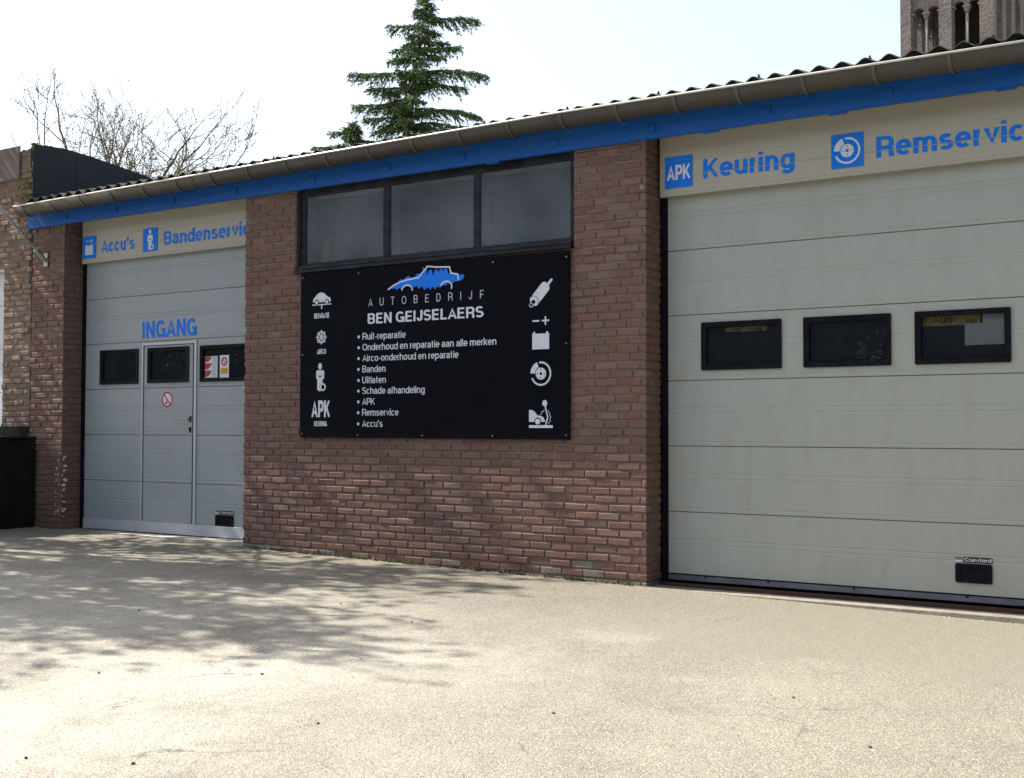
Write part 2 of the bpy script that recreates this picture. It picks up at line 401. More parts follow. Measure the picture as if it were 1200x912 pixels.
# ---- writing: a plain grotesque drawn as pen strokes
HV = .74            # level strokes are thinner than upright ones
def glyph_table(h):
    hv = h*HV
    B, T, X = hv, 1-hv, .745-hv
    m = .5; xm = (B+X)/2
    def el(u0, u1, v0, v1, a0, a1, n=None):
        n = n or max(5, int(abs(a1-a0)/16))
        o = []
        for k in range(n+1):
            a = R(a0+(a1-a0)*k/n); c, s = math.cos(a), math.sin(a); e = .90
            o.append(((u0+u1)/2+(u1-u0)/2*math.copysign(abs(c)**e, c), (v0+v1)/2+(v1-v0)/2*math.copysign(abs(s)**e, s)))
        return o
    stem = lambda u, a, b: [(u, a), (u, b)]
    bowl = el(0, 1, B, X, 0, 360)
    arch = lambda u0, u1: el(u0, u1, X-.46, X, 172, 0)+[(u1, 0)]
    G = {
     'o': (.76, [bowl]), 'n': (.70, [stem(0, 0, .745), arch(0, 1)]), 'm': (1.10, [stem(0, 0, .745), arch(0, .5), arch(.5, 1)]),
     'h': (.70, [stem(0, 0, 1), arch(0, 1)]), 'u': (.70, [stem(1, 0, .745), [(0, .745)]+el(0, 1, B, B+.46, 180, 352)]),
     'r': (.43, [stem(0, 0, .745), el(0, 1.5, X-.46, X, 172, 78)]), 'i': (0, [stem(0, 0, .745), stem(0, .845, 1)]), 'l': (0, [stem(0, 0, 1)]),
     'd': (.75, [bowl, stem(1, 0, 1)]), 'b': (.75, [bowl, stem(0, 0, 1)]), 'p': (.75, [bowl, stem(0, -.28, .745)]),
     'g': (.75, [bowl, [(1, .745), (1, 0)]+el(.03, 1, h-.29, h+.15, 0, -152)]),
     'e': (.73, [[(.04, xm), (1, xm)]+el(0, 1, B, X, 8, 318)]), 'c': (.70, [el(0, 1, B, X, 42, 318)]),
     's': (.66, [el(.05, .95, xm, X, 30, 262)+el(0, 1, B, xm, 82, -152)]),
     'a': (.70, [el(.04, .93, X-.42, X, 162, 0)+[(.93, .16), (1, 0)], [(.93, xm+.05), (.5, xm+.03)]+el(0, .75, B, xm+.02, 95, 275)+[(.66, B+.03), (.93, B+.14)]]),
     't': (.46, [[(.38, .95), (.38, .24)]+el(.38, 1.25, B, B+.3, 180, 275), [(0, X), (1, X)]]),
     'f': (.42, [el(.38, 1.35, T-.34, T, 82, 180)+[(.38, 0)], [(0, X), (1, X)]]),
     'k': (.72, [stem(0, 0, 1), [(.95, .76), (.05, .27)], [(.36, .44), (.98, -.01)]]),
     'v': (.74, [[(0, .76), (.5, .02), (1, .76)]]), 'w': (1.08, [[(0, .76), (.26, .02), (.5, .74), (.74, .02), (1, .76)]]),
     '-': (.32, [[(-.3, .34), (1.3, .34)]]), "'": (0, [stem(0, .70, 1)]), ' ': (.24, []),
     'A': (.96, [[(0, -.02), (.5, .97), (1, -.02)], [(.2, .29), (.8, .29)]]),
     'B': (.84, [[(0, B), (0, T), (.6, T)]+el(.25, .95, m, T, 80, -80)+[(.1, m)], [(.1, m), (.6, m)]+el(.2, 1, B, m, 80, -80)+[(.5, B), (0, B)]]),
     'C': (.92, [el(0, 1, B, T, 38, 322)]), 'D': (.86, [[(0, B), (0, T), (.42, T)]+el(-.15, 1, B, T, 82, -82)+[(.4, B), (0, B), (0, .3)]]),
     'E': (.76, [[(1.1, T), (0, T), (0, B), (1.12, B)], [(0, m+.01), (1.0, m+.01)]]), 'F': (.72, [[(1.1, T), (0, T), (0, 0)], [(0, m-.02), (.95, m-.02)]]),
     'G': (.94, [el(0, 1, B, T, 40, 338)+[(1, .43), (.55, .43)], [(1, .4), (1, 0)]]), 'I': (0, [stem(0, 0, 1)]),
     'J': (.62, [[(1, 1), (1, .36)]+el(0, 1, B, B+.52, 0, -178)]), 'K': (.88, [stem(0, 0, 1), [(.95, 1.02), (.04, .36)], [(.33, .58), (1, -.02)]]),
     'L': (.72, [[(0, 1), (0, B), (1.1, B)]]), 'N': (.84, [stem(0, 0, 1), [(.02, 1.0), (.98, 0)], stem(1, 0, 1)]), 'O': (.97, [el(0, 1, B, T, 0, 360)]),
     'P': (.80, [[(0, 0), (0, T), (.55, T)]+el(.2, 1, .42, T, 80, -80)+[(.5, .42), (.1, .42)]]),
     'R': (.85, [[(0, 0), (0, T), (.55, T)]+el(.2, 1, .45, T, 80, -80)+[(.5, .45), (.1, .45)], el(.3, .96, .1, .46, 88, 0)+[(.98, .16), (1.03, 0)]]),
     'S': (.82, [el(.03, .97, m, T, 28, 264)+el(0, 1, B, m, 84, -154)]), 'T': (.80, [[(-.1, T), (1.1, T)], stem(.5, T, 0)]),
     'U': (.84, [[(0, 1), (0, .4)]+el(0, 1, B, B+.56, 180, 360)+[(1, 1)]]),
    }
    return G
_GT = {}
def letters(mb, s, x0, x1, z0, cap, y, bold=.19, mi=0, gap=None, tilt=0.0, space=.12):
    """writing on a plane facing -Y; x0..x1 its width, z0 its baseline, cap the height of its capitals, bold the pen width as a
    share of cap, space the gap between letters (gap: spread letters of that relative width evenly over the line)."""
    h = bold/2
    if bold not in _GT: _GT[bold] = glyph_table(h)
    G = _GT[bold]
    ws = [max(G[c][0], bold) for c in s]
    def kern(a, b):
        k = space
        for c, side_ in ((a, 'l'), (b, 'r')):
            if c in 'vwAVT': k -= .075
            if c in "ocedgbpOGCsSa": k -= .02
        if a in 'rkKLFP': k -= .065
        if a in 'tf' or b in 'tf': k -= .03
        return max(k, .03)
    gaps = [kern(a, b) for a, b in zip(s[:-1], s[1:])]
    if gap is None:
        k = (x1-x0)/((sum(ws)+sum(gaps))*cap)
    else:
        k = gap
        rest = ((x1-x0)/(gap*cap)-sum(ws))/(len(s)-1); gaps = [rest]*(len(s)-1)
    ux = 0.0; lay = 0
    for c, w_, g_ in zip(s, ws, gaps+[0]):
        W, paths = G[c]
        lo, hi = (-.3, 1.0)
        if c in 'AKNkvw': lo, hi = 0.0, (.745 if c in 'vw' else 1.0)
        for path in paths:
            P = [(ux+(w_/2 if W == 0 else h+u*(w_-2*h)), v) for u, v in path]
            Q = [P[0]]
            for p in P[1:]:
                if math.hypot(p[0]-Q[-1][0], p[1]-Q[-1][1]) > 1e-3: Q.append(p)
            closed = len(Q) > 3 and math.hypot(Q[0][0]-Q[-1][0], Q[0][1]-Q[-1][1]) < 1e-2
            if closed: Q = Q[:-1]
            n = len(Q); yy = y-.0004*(lay % 4); lay += 1; i0 = len(mb.v)
            for i in range(n):
                a = Q[(i-1) % n] if (closed or i > 0) else None
                b = Q[(i+1) % n] if (closed or i < n-1) else None
                d1 = Vector((Q[i][0]-a[0], Q[i][1]-a[1])).normalized() if a else None
                d2 = Vector((b[0]-Q[i][0], b[1]-Q[i][1])).normalized() if b else None
                if d1 is None: d1 = d2
                if d2 is None: d2 = d1
                n1 = Vector((-d1.y, d1.x)); nn = n1+Vector((-d2.y, d2.x))
                if nn.length < .2: nn = n1.copy()
                nn.normalize(); sc = h/max(.42, nn.dot(n1))
                for sg in (1, -1):
                    px, pz = Q[i][0]+sg*nn.x*sc, max(lo, min(hi, Q[i][1]+sg*nn.y*sc*HV))
                    mb.v.append((x0+px*k*cap, yy-1e-5*i, z0+pz*cap+tilt*px*k*cap))
            for i in range(n if closed else n-1):
                j = (i+1) % n
                mb.f.append((i0+2*i, i0+2*i+1, i0+2*j+1, i0+2*j)); mb.m.append(mi)
        ux += w_+g_
def arc(cx, cz, r, a0, a1, n=24):
    return [(cx+r*math.cos(R(a0+(a1-a0)*k/n)), cz+r*math.sin(R(a0+(a1-a0)*k/n))) for k in range(n+1)]
def disc(mb, cx, cz, r, y, mi=0, rz=None, n=24, th=.0015):
    rz = rz or r
    mb.prism([(cx+r*math.cos(2*math.pi*k/n), cz+rz*math.sin(2*math.pi*k/n)) for k in range(n)], y-th, y, mi)
def ring(mb, cx, cz, r0, r1, a0, a1, y, mi=0, n=32, th=.0015):
    st = n
    for k in range(st):
        p0, p1 = a0+(a1-a0)*k/st, a0+(a1-a0)*(k+1)/st
        mb.prism([(cx+r*math.cos(R(a)), cz+r*math.sin(R(a))) for r, a in ((r0, p0), (r1, p0), (r1, p1), (r0, p1))], y-th, y, mi)
def stroke(mb, pts, wd, y, mi=0, th=.0015, cap=True):
    for (a, b) in zip(pts[:-1], pts[1:]):
        d = Vector((b[0]-a[0], b[1]-a[1]))
        if d.length < 1e-6: continue
        nrm = Vector((-d.y, d.x)).normalized()*wd/2
        mb.prism([(a[0]+nrm.x, a[1]+nrm.y), (a[0]-nrm.x, a[1]-nrm.y), (b[0]-nrm.x, b[1]-nrm.y), (b[0]+nrm.x, b[1]+nrm.y)], y-th, y, mi)
    if cap:
        for i, p in enumerate(pts): disc(mb, p[0], p[1], wd/2, y, mi, n=8, th=th*(1+.02*(i % 7)+.05))

# ---- bricks laid one by one over a mortar bed
def bricks(mb, O, U, w, z0, z1, holes=(), seed=1, L=.212, J=.0075, Hc=.0712, JV=.0145, depth=.085, jit=.0022, rag=.0048, mi=0, pale=None):
    O = Vector(O); U = Vector(U); N = U.cross(Vector((0, 0, 1)))
    rnd = random.Random(seed)
    k = 0; z = z0
    while z < z1-.01:
        h = min(Hc-JV, z1-z)
        off = -(k % 2)*(L+J)/2+rnd.uniform(-.02, .02)
        u = off
        while u < w:
            ln = L+rnd.uniform(-.008, .006)
            a, b = max(u, 0), min(u+ln, w)
            segs = [(a, b)] if b-a > .02 else []
            for (hu0, hu1, hz0, hz1) in holes:
                if z+h*.6 > hz0 and z+h*.4 < hz1:
                    ns = []
                    for (p, q) in segs:
                        if q <= hu0 or p >= hu1: ns.append((p, q)); continue
                        if hu0-p > .015: ns.append((p, hu0))
                        if q-hu1 > .015: ns.append((hu1, q))
                    segs = ns
            for (p, q) in segs:
                out = rnd.gauss(0, jit); dz = rnd.uniform(-.0018, .0018); tilt = rnd.gauss(0, .0008); c = .0055+rnd.uniform(0, .003)
                mi_ = pale if (pale is not None and k < 4 and rnd.random() < (.75, .6, .35, .12)[k]) else mi
                i = len(mb.v)
                def P(uu, dd, zz):
                    mb.v.append(tuple(O+U*uu+N*dd+Vector((0, 0, zz))))
                lo, hi = z+dz, z+dz+h
                e0 = lambda: rnd.uniform(-rag, rag)*.6
                edge_p = p == 0; edge_q = q == w
                for (uu, zz) in ((p, lo), (q, lo), (q, hi), (p, hi)): P(uu, -depth, zz)
                for (uu, zz) in ((p+(0 if edge_p else abs(e0())), lo+e0()*.5), (q-(0 if edge_q else abs(e0())), lo+e0()*.5),
                                 (q-(0 if edge_q else abs(e0())), hi+e0()*.5), (p+(0 if edge_p else abs(e0())), hi+e0()*.5)): P(uu, out-c*.8+(tilt if zz > z+h/2 else -tilt), zz)
                for (uu, zz) in ((p+c+abs(e0()), lo+c), (q-c-abs(e0()), lo+c), (q-c-abs(e0()), hi-c), (p+c+abs(e0()), hi-c)): P(uu, out+(tilt if zz > z+h/2 else -tilt)+e0()*.3, zz)
                for r in (0, 4):
                    for t in range(4):
                        t2 = (t+1) % 4
                        mb.f.append((i+r+t, i+r+t2, i+r+4+t2, i+r+4+t)); mb.m.append(mi_)
                mb.f.append((i+8, i+9, i+10, i+11)); mb.m.append(mi_)
            u += ln+J
        z += Hc; k += 1
def slab_cells(mb, x0, x1, z0, z1, y0, y1, holes=(), mi=0):
    xs = sorted({x0, x1, *[max(x0, min(x1, h[0])) for h in holes], *[max(x0, min(x1, h[1])) for h in holes]})
    zs = sorted({z0, z1, *[max(z0, min(z1, h[2])) for h in holes], *[max(z0, min(z1, h[3])) for h in holes]})
    for a, b in zip(xs[:-1], xs[1:]):
        for c, d in zip(zs[:-1], zs[1:]):
            mx, mz = (a+b)/2, (c+d)/2
            if any(h[0] < mx < h[1] and h[2] < mz < h[3] for h in holes): continue
            mb.box(a, b, y0, y1, c, d, mi)

# ------------------------------------------------------------------ ground
def build_ground():
    mb = MB()
    xs = [-1500, -300, -80, -40, -24, -16, -12, -8, -4.66, -2, 1, 6, 20, 60, 300, 1500]
    ys = [-1500, -300, -80, -40, -20, -12, -9, -6, -3, -1, 0, 6, 20, 60, 300, 1500]
    idx = {}
    for j, y in enumerate(ys):
        for i, x in enumerate(xs):
            idx[i, j] = len(mb.v); mb.v.append((x, y, gz(x)-.012))
    for j in range(len(ys)-1):
        for i in range(len(xs)-1):
            mb.f.append((idx[i, j], idx[i+1, j], idx[i+1, j+1], idx[i, j+1])); mb.m.append(0)
    o = mb.build('ground', ground_m)
    tag(o, kind='structure')
build_ground()

# ------------------------------------------------------------------ the garage
BX0, BX1 = -13.067, 0.05
DL0, DL1 = -12.440, -9.400         # left door opening
DR0, DR1 = -4.660, -0.550          # right door opening
WS0, WS1, WSZ0, WSZ1 = -8.680, -5.368, 2.900, 3.80
DEP = .28
garage = thing('garage_building', (-6.5, 0, 0), 'low brick car repair garage with blue fascia beam, zinc gutter and two sectional doors', 'garage')

def garage_walls():
    mb = MB()
    # mortar bed / core (recessed a few millimetres behind the brick faces)
    q = .012
    slab_cells(mb, BX0+.002, DL0-q, -.10, 3.80, q, DEP, mi=1)
    slab_cells(mb, DL1+q, DR0-q, -.10, 3.80, q, DEP, holes=[(WS0, WS1, WSZ0, 3.9)], mi=1)
    slab_cells(mb, DR1+q, BX1, -.10, 3.80, q, DEP, mi=1)
    # bricks
    bricks(mb, (BX0, 0, -.055), (1, 0, 0), DL0-BX0, -.055, 3.80, seed=3, jit=.004, rag=.007)
    bricks(mb, (DL0, .088, -.055), (0, 1, 0), DEP-.088, -.055, 3.80, seed=4, mi=0)
    bricks(mb, (DL1, 0, -.055), (1, 0, 0), DR0-DL1, -.055, 3.80, holes=[(WS0-DL1, WS1-DL1, WSZ0+.055, 4)], seed=5, pale=2)
    bricks(mb, (DR0, .088, -.055), (0, 1, 0), DEP-.088, -.055, 3.80, seed=6)
    bricks(mb, (DL1, DEP, -.055), (0, -1, 0), DEP-.088, -.055, 3.80, seed=7)
    bricks(mb, (DR1, 0, -.055), (1, 0, 0), BX1-DR1, -.055, 3.80, seed=8)
    bricks(mb, (DR1, DEP, -.055), (0, -1, 0), DEP-.088, -.055, 3.80, seed=9)
    # return of the right hand end and the side and rear walls
    tg = math.tan(R(9)); zr = lambda yy: 4.015+(yy+.185)*tg if yy <= 4.5 else 4.015+(9.3-yy)*4.685*tg/4.8
    gab = [(DEP, -.1), (9.0, -.1), (9.0, zr(9.0)), (4.5, zr(4.5)), (DEP, zr(DEP))]
    mb.prism(gab, BX1-.1, BX1, 1, xf=lambda a, b, c: (b, a, c))
    mb.prism(gab, BX0+.09, BX0+.19, 1, xf=lambda a, b, c: (b, a, c))
    mb.box(BX0+.1, BX1, .125, .25, 3.805, 4.01, 1)
    mb.box(BX0+.2, BX1-.1, 8.9, 8.99, -.1, 4.05, 1)
    o = mb.build('brick_wall', [brick_m, mortar_m, pale_m], garage)
    # plaster lining of the inside
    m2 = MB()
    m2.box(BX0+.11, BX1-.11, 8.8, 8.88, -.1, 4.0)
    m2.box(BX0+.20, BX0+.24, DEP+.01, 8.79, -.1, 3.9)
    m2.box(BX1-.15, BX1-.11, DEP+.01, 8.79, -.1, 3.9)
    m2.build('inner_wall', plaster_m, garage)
    # white flecks on the foot of the left pillar's corner
    p = MB(); rnd = random.Random(5)
    for k in range(46):
        z = .24+rnd.random()*.72
        if rnd.random() < .5:
            x = DL0-rnd.uniform(.0, .09); ln = rnd.uniform(.012, .04); h = rnd.uniform(.006, .022)
            pts = [(x-ln/2+rnd.uniform(-.01, .01), z), (x+ln/2-.02, z-.006), (x+ln/2-.02, z+h), (x-ln/4, z+h*.9), (x-ln/2, z+h*.5)]
            pts = [(min(px, DL0-.003), pz) for px, pz in pts]
            p.prism(pts, -.0105, -.006)
        else:
            y = rnd.uniform(.0, .03); ln = rnd.uniform(.012, .055); h = rnd.uniform(.005, .02)
            pts = [(y, z), (y+ln, z-.004), (y+ln*.9, z+h*.8), (y+ln*.4, z+h), (y, z+h*.6)]
            p.prism(pts, .006, .0105, xf=lambda a, b, c: (DL0+b, a, c))
    tag(p.build('white_fleck', whitefleck_m, garage), 'white flecks on the foot of the pillar corner')
    # concrete thresholds
    t = MB()
    t.box(DL0+.01, DL1-.01, .03, .55, -.2, gz(-11)+.012-.01)
    t.build('door_threshold', concrete_m, garage)
    t = MB()
    t.box(DR0+.01, DR1-.01, -.02, .55, -.2, -.018)
    t.box(DR0+.02, DR1-.02, .19, .235, -.018, .012, 1)
    t.build('door_threshold', [sill_m, rust_m], garage)
    # fascia beam with its little bracket plates
    b = MB()
    b.box(BX0-.02, BX1, -.055, -.014, 3.735, 3.97, c=.003)
    b.box(BX0-.02, BX1, -.0139, .12, 3.803, 3.965)
    beam = b.build('fascia_beam', bluebeam_m, garage)
    for x in (-12.32, -11.41, -10.44, -9.47, -8.36, -7.39, -6.50, -5.49, -4.54, -3.53, -2.57, -1.62):
        c = MB(); c.box(x-.10, x, -.066, -.05, 3.785, 3.852, c=.002)
        c.build('bracket_plate', bluebeam_m, beam)
    # small rough lugs under the beam
    for x in (-4.05, -1.78, -6.2, -3.0):
        c = MB(); c.box(x-.07, x+.07, -.05, -.02, 3.718, 3.7345, c=.003)
        c.build('beam_lug', bluebeam_m, beam)
    # black cover strip under the beam above nothing: top ledge of the wall opening is the window's own frame
garage_walls()

def garage_roof():
    # corrugated cement sheets: wave 177 mm, rising to a ridge
    mb = MB(); pit = .177; amp = .022; n = 12
    x0, x1 = BX0+.06, BX1+.25
    cols = int((x1-x0)/pit*n)
    ys = [(-.185, 4.055), (4.5, 4.055+4.685*math.tan(R(9))), (9.3, 4.055)]
    th = .0075
    base = len(mb.v)
    for layer in (0, 1):
        for (y, z) in ys:
            for i in range(cols+1):
                x = x0+i*pit/n
                ph = 2*math.pi*(i % n)/n
                mb.v.append((x, y, z+amp*math.cos(ph)-layer*th))
    W = cols+1; n3 = len(ys)*W
    for r in range(len(ys)-1):
        for i in range(cols):
            a = base+r*W+i
            mb.f.append((a, a+1, a+1+W, a+W)); mb.m.append(0)
            b = a+n3
            mb.f.append((b+1, b, b+W, b+1+W)); mb.m.append(0)
    for i in range(cols):
        a = base+i; b = a+n3
        mb.f.append((a+1, a, b, b+1)); mb.m.append(0)
    roof = mb.build('roof', roof_m, garage, smooth=False)
    # fixing screws on every fifth crest
    for k in range(3, int((x1-x0)/pit), 5):
        s = MB(); x = x0+k*pit; y = -.06; z = 4.055+amp+.125*math.tan(R(9))
        s.tube([(x, y, z-.01), (x, y, z+.006)], .016, 8); s.tube([(x, y, z+.006), (x, y, z+.026)], .008, 6)
        s.build('screw', rubber_m, roof)
    # ridge cap
garage_roof()

def gutter():
    # half round zinc gutter, two lengths soldered together, the joint a little high
    cy, r = -.222, .110
    path = [(-12.965, 3.957), (-8.9, 3.980), (-5.35, 3.997), (-3.0, 3.972), (.3, 3.937)]
    mb = MB()
    prof = [(cy-r*math.cos(R(a)), -r*math.sin(R(a))) for a in range(0, 181, 12)]
    def zc(x):
        for (xa, za), (xb, zb) in zip(path[:-1], path[1:]):
            if xa <= x <= xb: return za+(zb-za)*(x-xa)/(xb-xa)
        return path[-1][1]
    i0 = len(mb.v); m = len(prof)
    for (x, z) in path:
        for (y, dz) in prof: mb.v.append((x, y, z+dz))
    for k in range(len(path)-1):
        for q in range(m-1):
            a = i0+k*m+q
            mb.f.append((a, a+1, a+m+1, a+m)); mb.m.append(0)
    # end cap
    mb.f.append(tuple(i0+q for q in range(m))[::-1]); mb.m.append(0)
    g = mb.build('gutter', zinc_m, garage, smooth=True)
    b = MB()
    b.tube([(x, cy-r-.004, z+.002) for x, z in path], .0095, 8)
    b.build('gutter_bead', bead_m, g, smooth=True)
    j = MB()
    for x in (-5.42, -9.9):
        pts = [(x, cy-(r+.003)*math.cos(R(a)), zc(x)-(r+.003)*math.sin(R(a))) for a in range(0, 181, 12)]
        j = MB()
        for p, q in zip(pts[:-1], pts[1:]):
            j.face([p, q, (q[0]+.05, q[1], q[2]), (p[0]+.05, p[1], p[2])])
        j.build('gutter_joint', zinc_m, g, smooth=True)
    x = -12.80
    while x < .2:
        s = MB()
        z = zc(x)
        pts = []
        for a in range(-4, 181, 10):
            pts.append((cy-(r+.004)*math.cos(R(a)), z-(r+.004)*math.sin(R(a))))
        for (p, q) in zip(pts[:-1], pts[1:]):
            for (xa, xb) in ((x-.013, x+.013),):
                dn = Vector(((p[0]+q[0])/2-cy, (p[1]+q[1])/2-z)).normalized()*.005
                v = [(xa, p[0], p[1]), (xb, p[0], p[1]), (xb, q[0], q[1]), (xa, q[0], q[1])]
                o = [(xa, p[0]+dn[0], p[1]+dn[1]), (xb, p[0]+dn[0], p[1]+dn[1]), (xb, q[0]+dn[0], q[1]+dn[1]), (xa, q[0]+dn[0], q[1]+dn[1])]
                s.face(o); s.face([v[0], o[0], o[3], v[3]]); s.face([v[1], v[2], o[2], o[1]])
        s.build('gutter_bracket', strap_m, g)
        x += .535
gutter()

def window_strip():
    y = .055
    f = MB()
    zt = 3.735; zb = 2.985
    bars = [(WS0+.012, -8.585), (-7.560, -7.482), (-6.478, -6.408), (-5.430, WS1-.01)]
    for a, b in bars: f.box(a, b, y, y+.07, zb, zt-.055, c=.006)
    f.box(WS0+.012, WS1-.01, y-.004, y+.075, zt-.055, zt+.05, c=.006)
    f.box(WS0+.012, WS1-.01, y-.004, y+.075, zb-.058, zb, c=.006)
    f.box(WS0+.012, WS1-.01, -.02, y+.02, zb-.062, zb-.03, c=.005)
    # sloping weather sill
    f.prism([(-.045, zb-.10), (-.045, zb-.070), (y, zb-.045), (y, zb-.10)], WS0+.006, WS1-.006, xf=lambda a, b, c: (b, a, c))
    fr = f.build('window_frame', blackwood_m, garage)
    # inner glazing beads
    for (a, b) in ((-8.585, -7.560), (-7.482, -6.478), (-6.408, -5.430)):
        p = MB(); p.box(a, b, y+.012, y+.017, zb, zt-.055)
        p.build('window_pane', frosted_m, fr)
        g = MB(); t = .005
        g.box(a, b, y+.004, y+.0115, zb, zb+t); g.box(a, b, y+.004, y+.0115, zt-.055-t, zt-.055)
        g.box(a, a+t, y+.004, y+.0115, zb+t, zt-.055-t); g.box(b-t, b, y+.004, y+.0115, zb+t, zt-.055-t)
        g.build('glazing_bead', blackwood_m, fr)
    s = MB(); s.box(WS0+.001, WS0+.011, .012, .12, WSZ0+.03, 3.732)
    s.build('timber_lining', brownwood_m, garage)
    # inner jambs and head of the three lights, seen slantwise through the glass
    for a, b in ((-8.585, -7.560), (-7.482, -6.478), (-6.408, -5.430)):
        j = MB(); j.box(a-.015, a+.012, y+.022, y+.15, zb, zt-.058); j.box(a+.0125, b, y+.022, y+.12, zt-.075, zt-.058); j.build('inner_jamb', jamb_m, fr)
    # lintel closing the wall behind the frame up to the roof
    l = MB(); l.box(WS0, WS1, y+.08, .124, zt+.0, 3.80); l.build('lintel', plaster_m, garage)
window_strip()

# ---- sectional doors
def ribbed(mb, x0, x1, z0, z1, y, seam0, pitch, holes=(), mi=0, back=True):
    br = []
    k = -1
    pts = [(z0, 0.0)]
    while True:
        zs = seam0+k*pitch
        if zs > z1: break
        for dz, wd, dp in ((0, .0045, .015), (.034, .0065, .0024), (.280, .0065, .0026), (.322, .007, .0028)):
            z = zs+dz
            if z-wd > z0 and z+wd < z1: pts += [(z-wd, 0), (z-wd*.35, dp), (z+wd*.35, dp), (z+wd, 0)]
        k += 1
    pts.append((z1, 0.0))
    cuts = sorted({h[2] for h in holes} | {h[3] for h in holes})
    for c in cuts:
        if z0 < c < z1:
            for i in range(len(pts)-1):
                if pts[i][0] < c < pts[i+1][0]:
                    t = (c-pts[i][0])/(pts[i+1][0]-pts[i][0])
                    pts.insert(i+1, (c, pts[i][1]+t*(pts[i+1][1]-pts[i][1]))); break
    for (za, da), (zb, db) in zip(pts[:-1], pts[1:]):
        if zb-za < 1e-6: continue
        zm = (za+zb)/2
        segs = [(x0, x1)]
        for h in holes:
            if h[2] < zm < h[3]:
                ns = []
                for p, q in segs:
                    if q <= h[0] or p >= h[1]: ns.append((p, q)); continue
                    if h[0] > p: ns.append((p, h[0]))
                    if h[1] < q: ns.append((h[1], q))
                segs = ns
        for p, q in segs:
            mb.face([(p, y+da, za), (q, y+da, za), (q, y+db, zb), (p, y+db, zb)], mi)
            if back: mb.face([(q, y+.042, za), (p, y+.042, za), (p, y+.042, zb), (q, y+.042, zb)], mi)
    return mb

def rrect(x0, x1, z0, z1, r, n=4):
    o = []
    for cx, cz, a in ((x1-r, z0+r, -90), (x1-r, z1-r, 0), (x0+r, z1-r, 90), (x0+r, z0+r, 180)):
        o += [(cx+r*math.cos(R(a+90*k/n)), cz+r*math.sin(R(a+90*k/n))) for k in range(n+1)]
    return o
def ring_prism(mb, outer, inner, y0, y1, mi=0, y0i=None):
    """frame between two outlines with the same number of points; the face may slope inwards (y0i)."""
    n = len(outer); y0i = y0 if y0i is None else y0i
    for k in range(n):
        j = (k+1) % n
        a, b, c, d = outer[k], outer[j], inner[j], inner[k]
        mb.face([(a[0], y0, a[1]), (b[0], y0, b[1]), (c[0], y0i, c[1]), (d[0], y0i, d[1])], mi)
        mb.face([(b[0], y0, b[1]), (a[0], y0, a[1]), (a[0], y1, a[1]), (b[0], y1, b[1])], mi)
        mb.face([(d[0], y0i, d[1]), (c[0], y0i, c[1]), (c[0], y1, c[1]), (d[0], y1, d[1])], mi)

def door_window(door, x0, x1, z0, z1, y, label=None):
    f = MB()
    ring_prism(f, rrect(x0, x1, z0, z1, .012), rrect(x0+.045, x1-.045, z0+.04, z1-.04, .012), y-.016, y+.03, y0i=y-.010)
    fr = f.build('window_frame', rubber_m, door)
    p = MB(); p.face([(x0+.04, y+.014, z0+.035), (x1-.04, y+.014, z0+.035), (x1-.04, y+.014, z1-.035), (x0+.04, y+.014, z1-.035)])
    p.build('window_pane', glass_m, door)
def pull_plate(door, x0, x1, z0, z1, y, words=True):
    m = MB()
    zt = z1
    ring_prism(m, rrect(x0, x1, z0, zt, .014), rrect(x0+.035, x1-.035, z0+.032, zt-.028, .008), y-.012, y+.002, y0i=y-.009)
    m.face([(x0+.02, y-.0015, z0+.02), (x1-.02, y-.0015, z0+.02), (x1-.02, y-.0015, zt-.02), (x0+.02, y-.0015, zt-.02)])
    m.build('pull_handle', rubber_m, door)
    b = MB()
    bz0, bz1 = z1+.008, z1+.050
    b.box(x0+.058, x1+.002, y-.004, y, bz0, bz1, 0)
    letters(b, 'Crawford', x0+.066, x1-.004, bz0+.009, .026, y-.0052, .2, mi=1)
    b.box(x0-.002, x0+.05, y-.004, y, bz0+.024, bz0+.038, 2)
    b.box(x0-.002, x0+.05, y-.004, y, bz0+.004, bz0+.015, 1)
    b.build('maker_badge', [blackp_m, white_m, sheet_m], door)

def right_door():
    y = DEP; x0, x1 = -4.592, DR1-.06; z0, z1 = .085, 3.40
    wins = [(-4.281, -3.577, 1.797, 2.200), (-3.392, -2.696, 1.797, 2.200), (-2.515, -1.826, 1.797, 2.200), (-1.640, -.94, 1.797, 2.200)]
    d = MB(); ribbed(d, x0, x1, z0, z1, y, .606, .555, [(a+.02, b-.02, c+.02, e-.02) for a, b, c, e in wins])
    door = d.build('sectional_door', beige_m, garage)
    tag(door, 'wide beige sectional door with a row of black framed windows')
    for wn in wins: door_window(door, *wn, y)
    s = MB(); s.box(x0, x1, y-.004, y+.04, .030, .074); s.build('bottom_seal', seal_m, door)
    s = MB(); s.box(x0, x1, y-.006, y+.03, .075, .084); s.build('drip_rail', rubber_m, door)
    for x in (-4.25, -3.70, -3.0, -2.15, -1.3):
        c = MB(); c.tube([(x, y-.009, .068), (x, y+.004, .068)], .009, 8); c.build('seal_bolt', rubber_m, door)
    for a, b in ((DR0+.012, x0-.003), (x1+.003, DR1-.012)):
        t = MB(); t.box(a, b, y-.02, y+.10, -.02, 3.5); t.build('door_track', rubber_m, garage)
    pull_plate(door, -2.235, -1.974, .170, .312, y)
right_door()

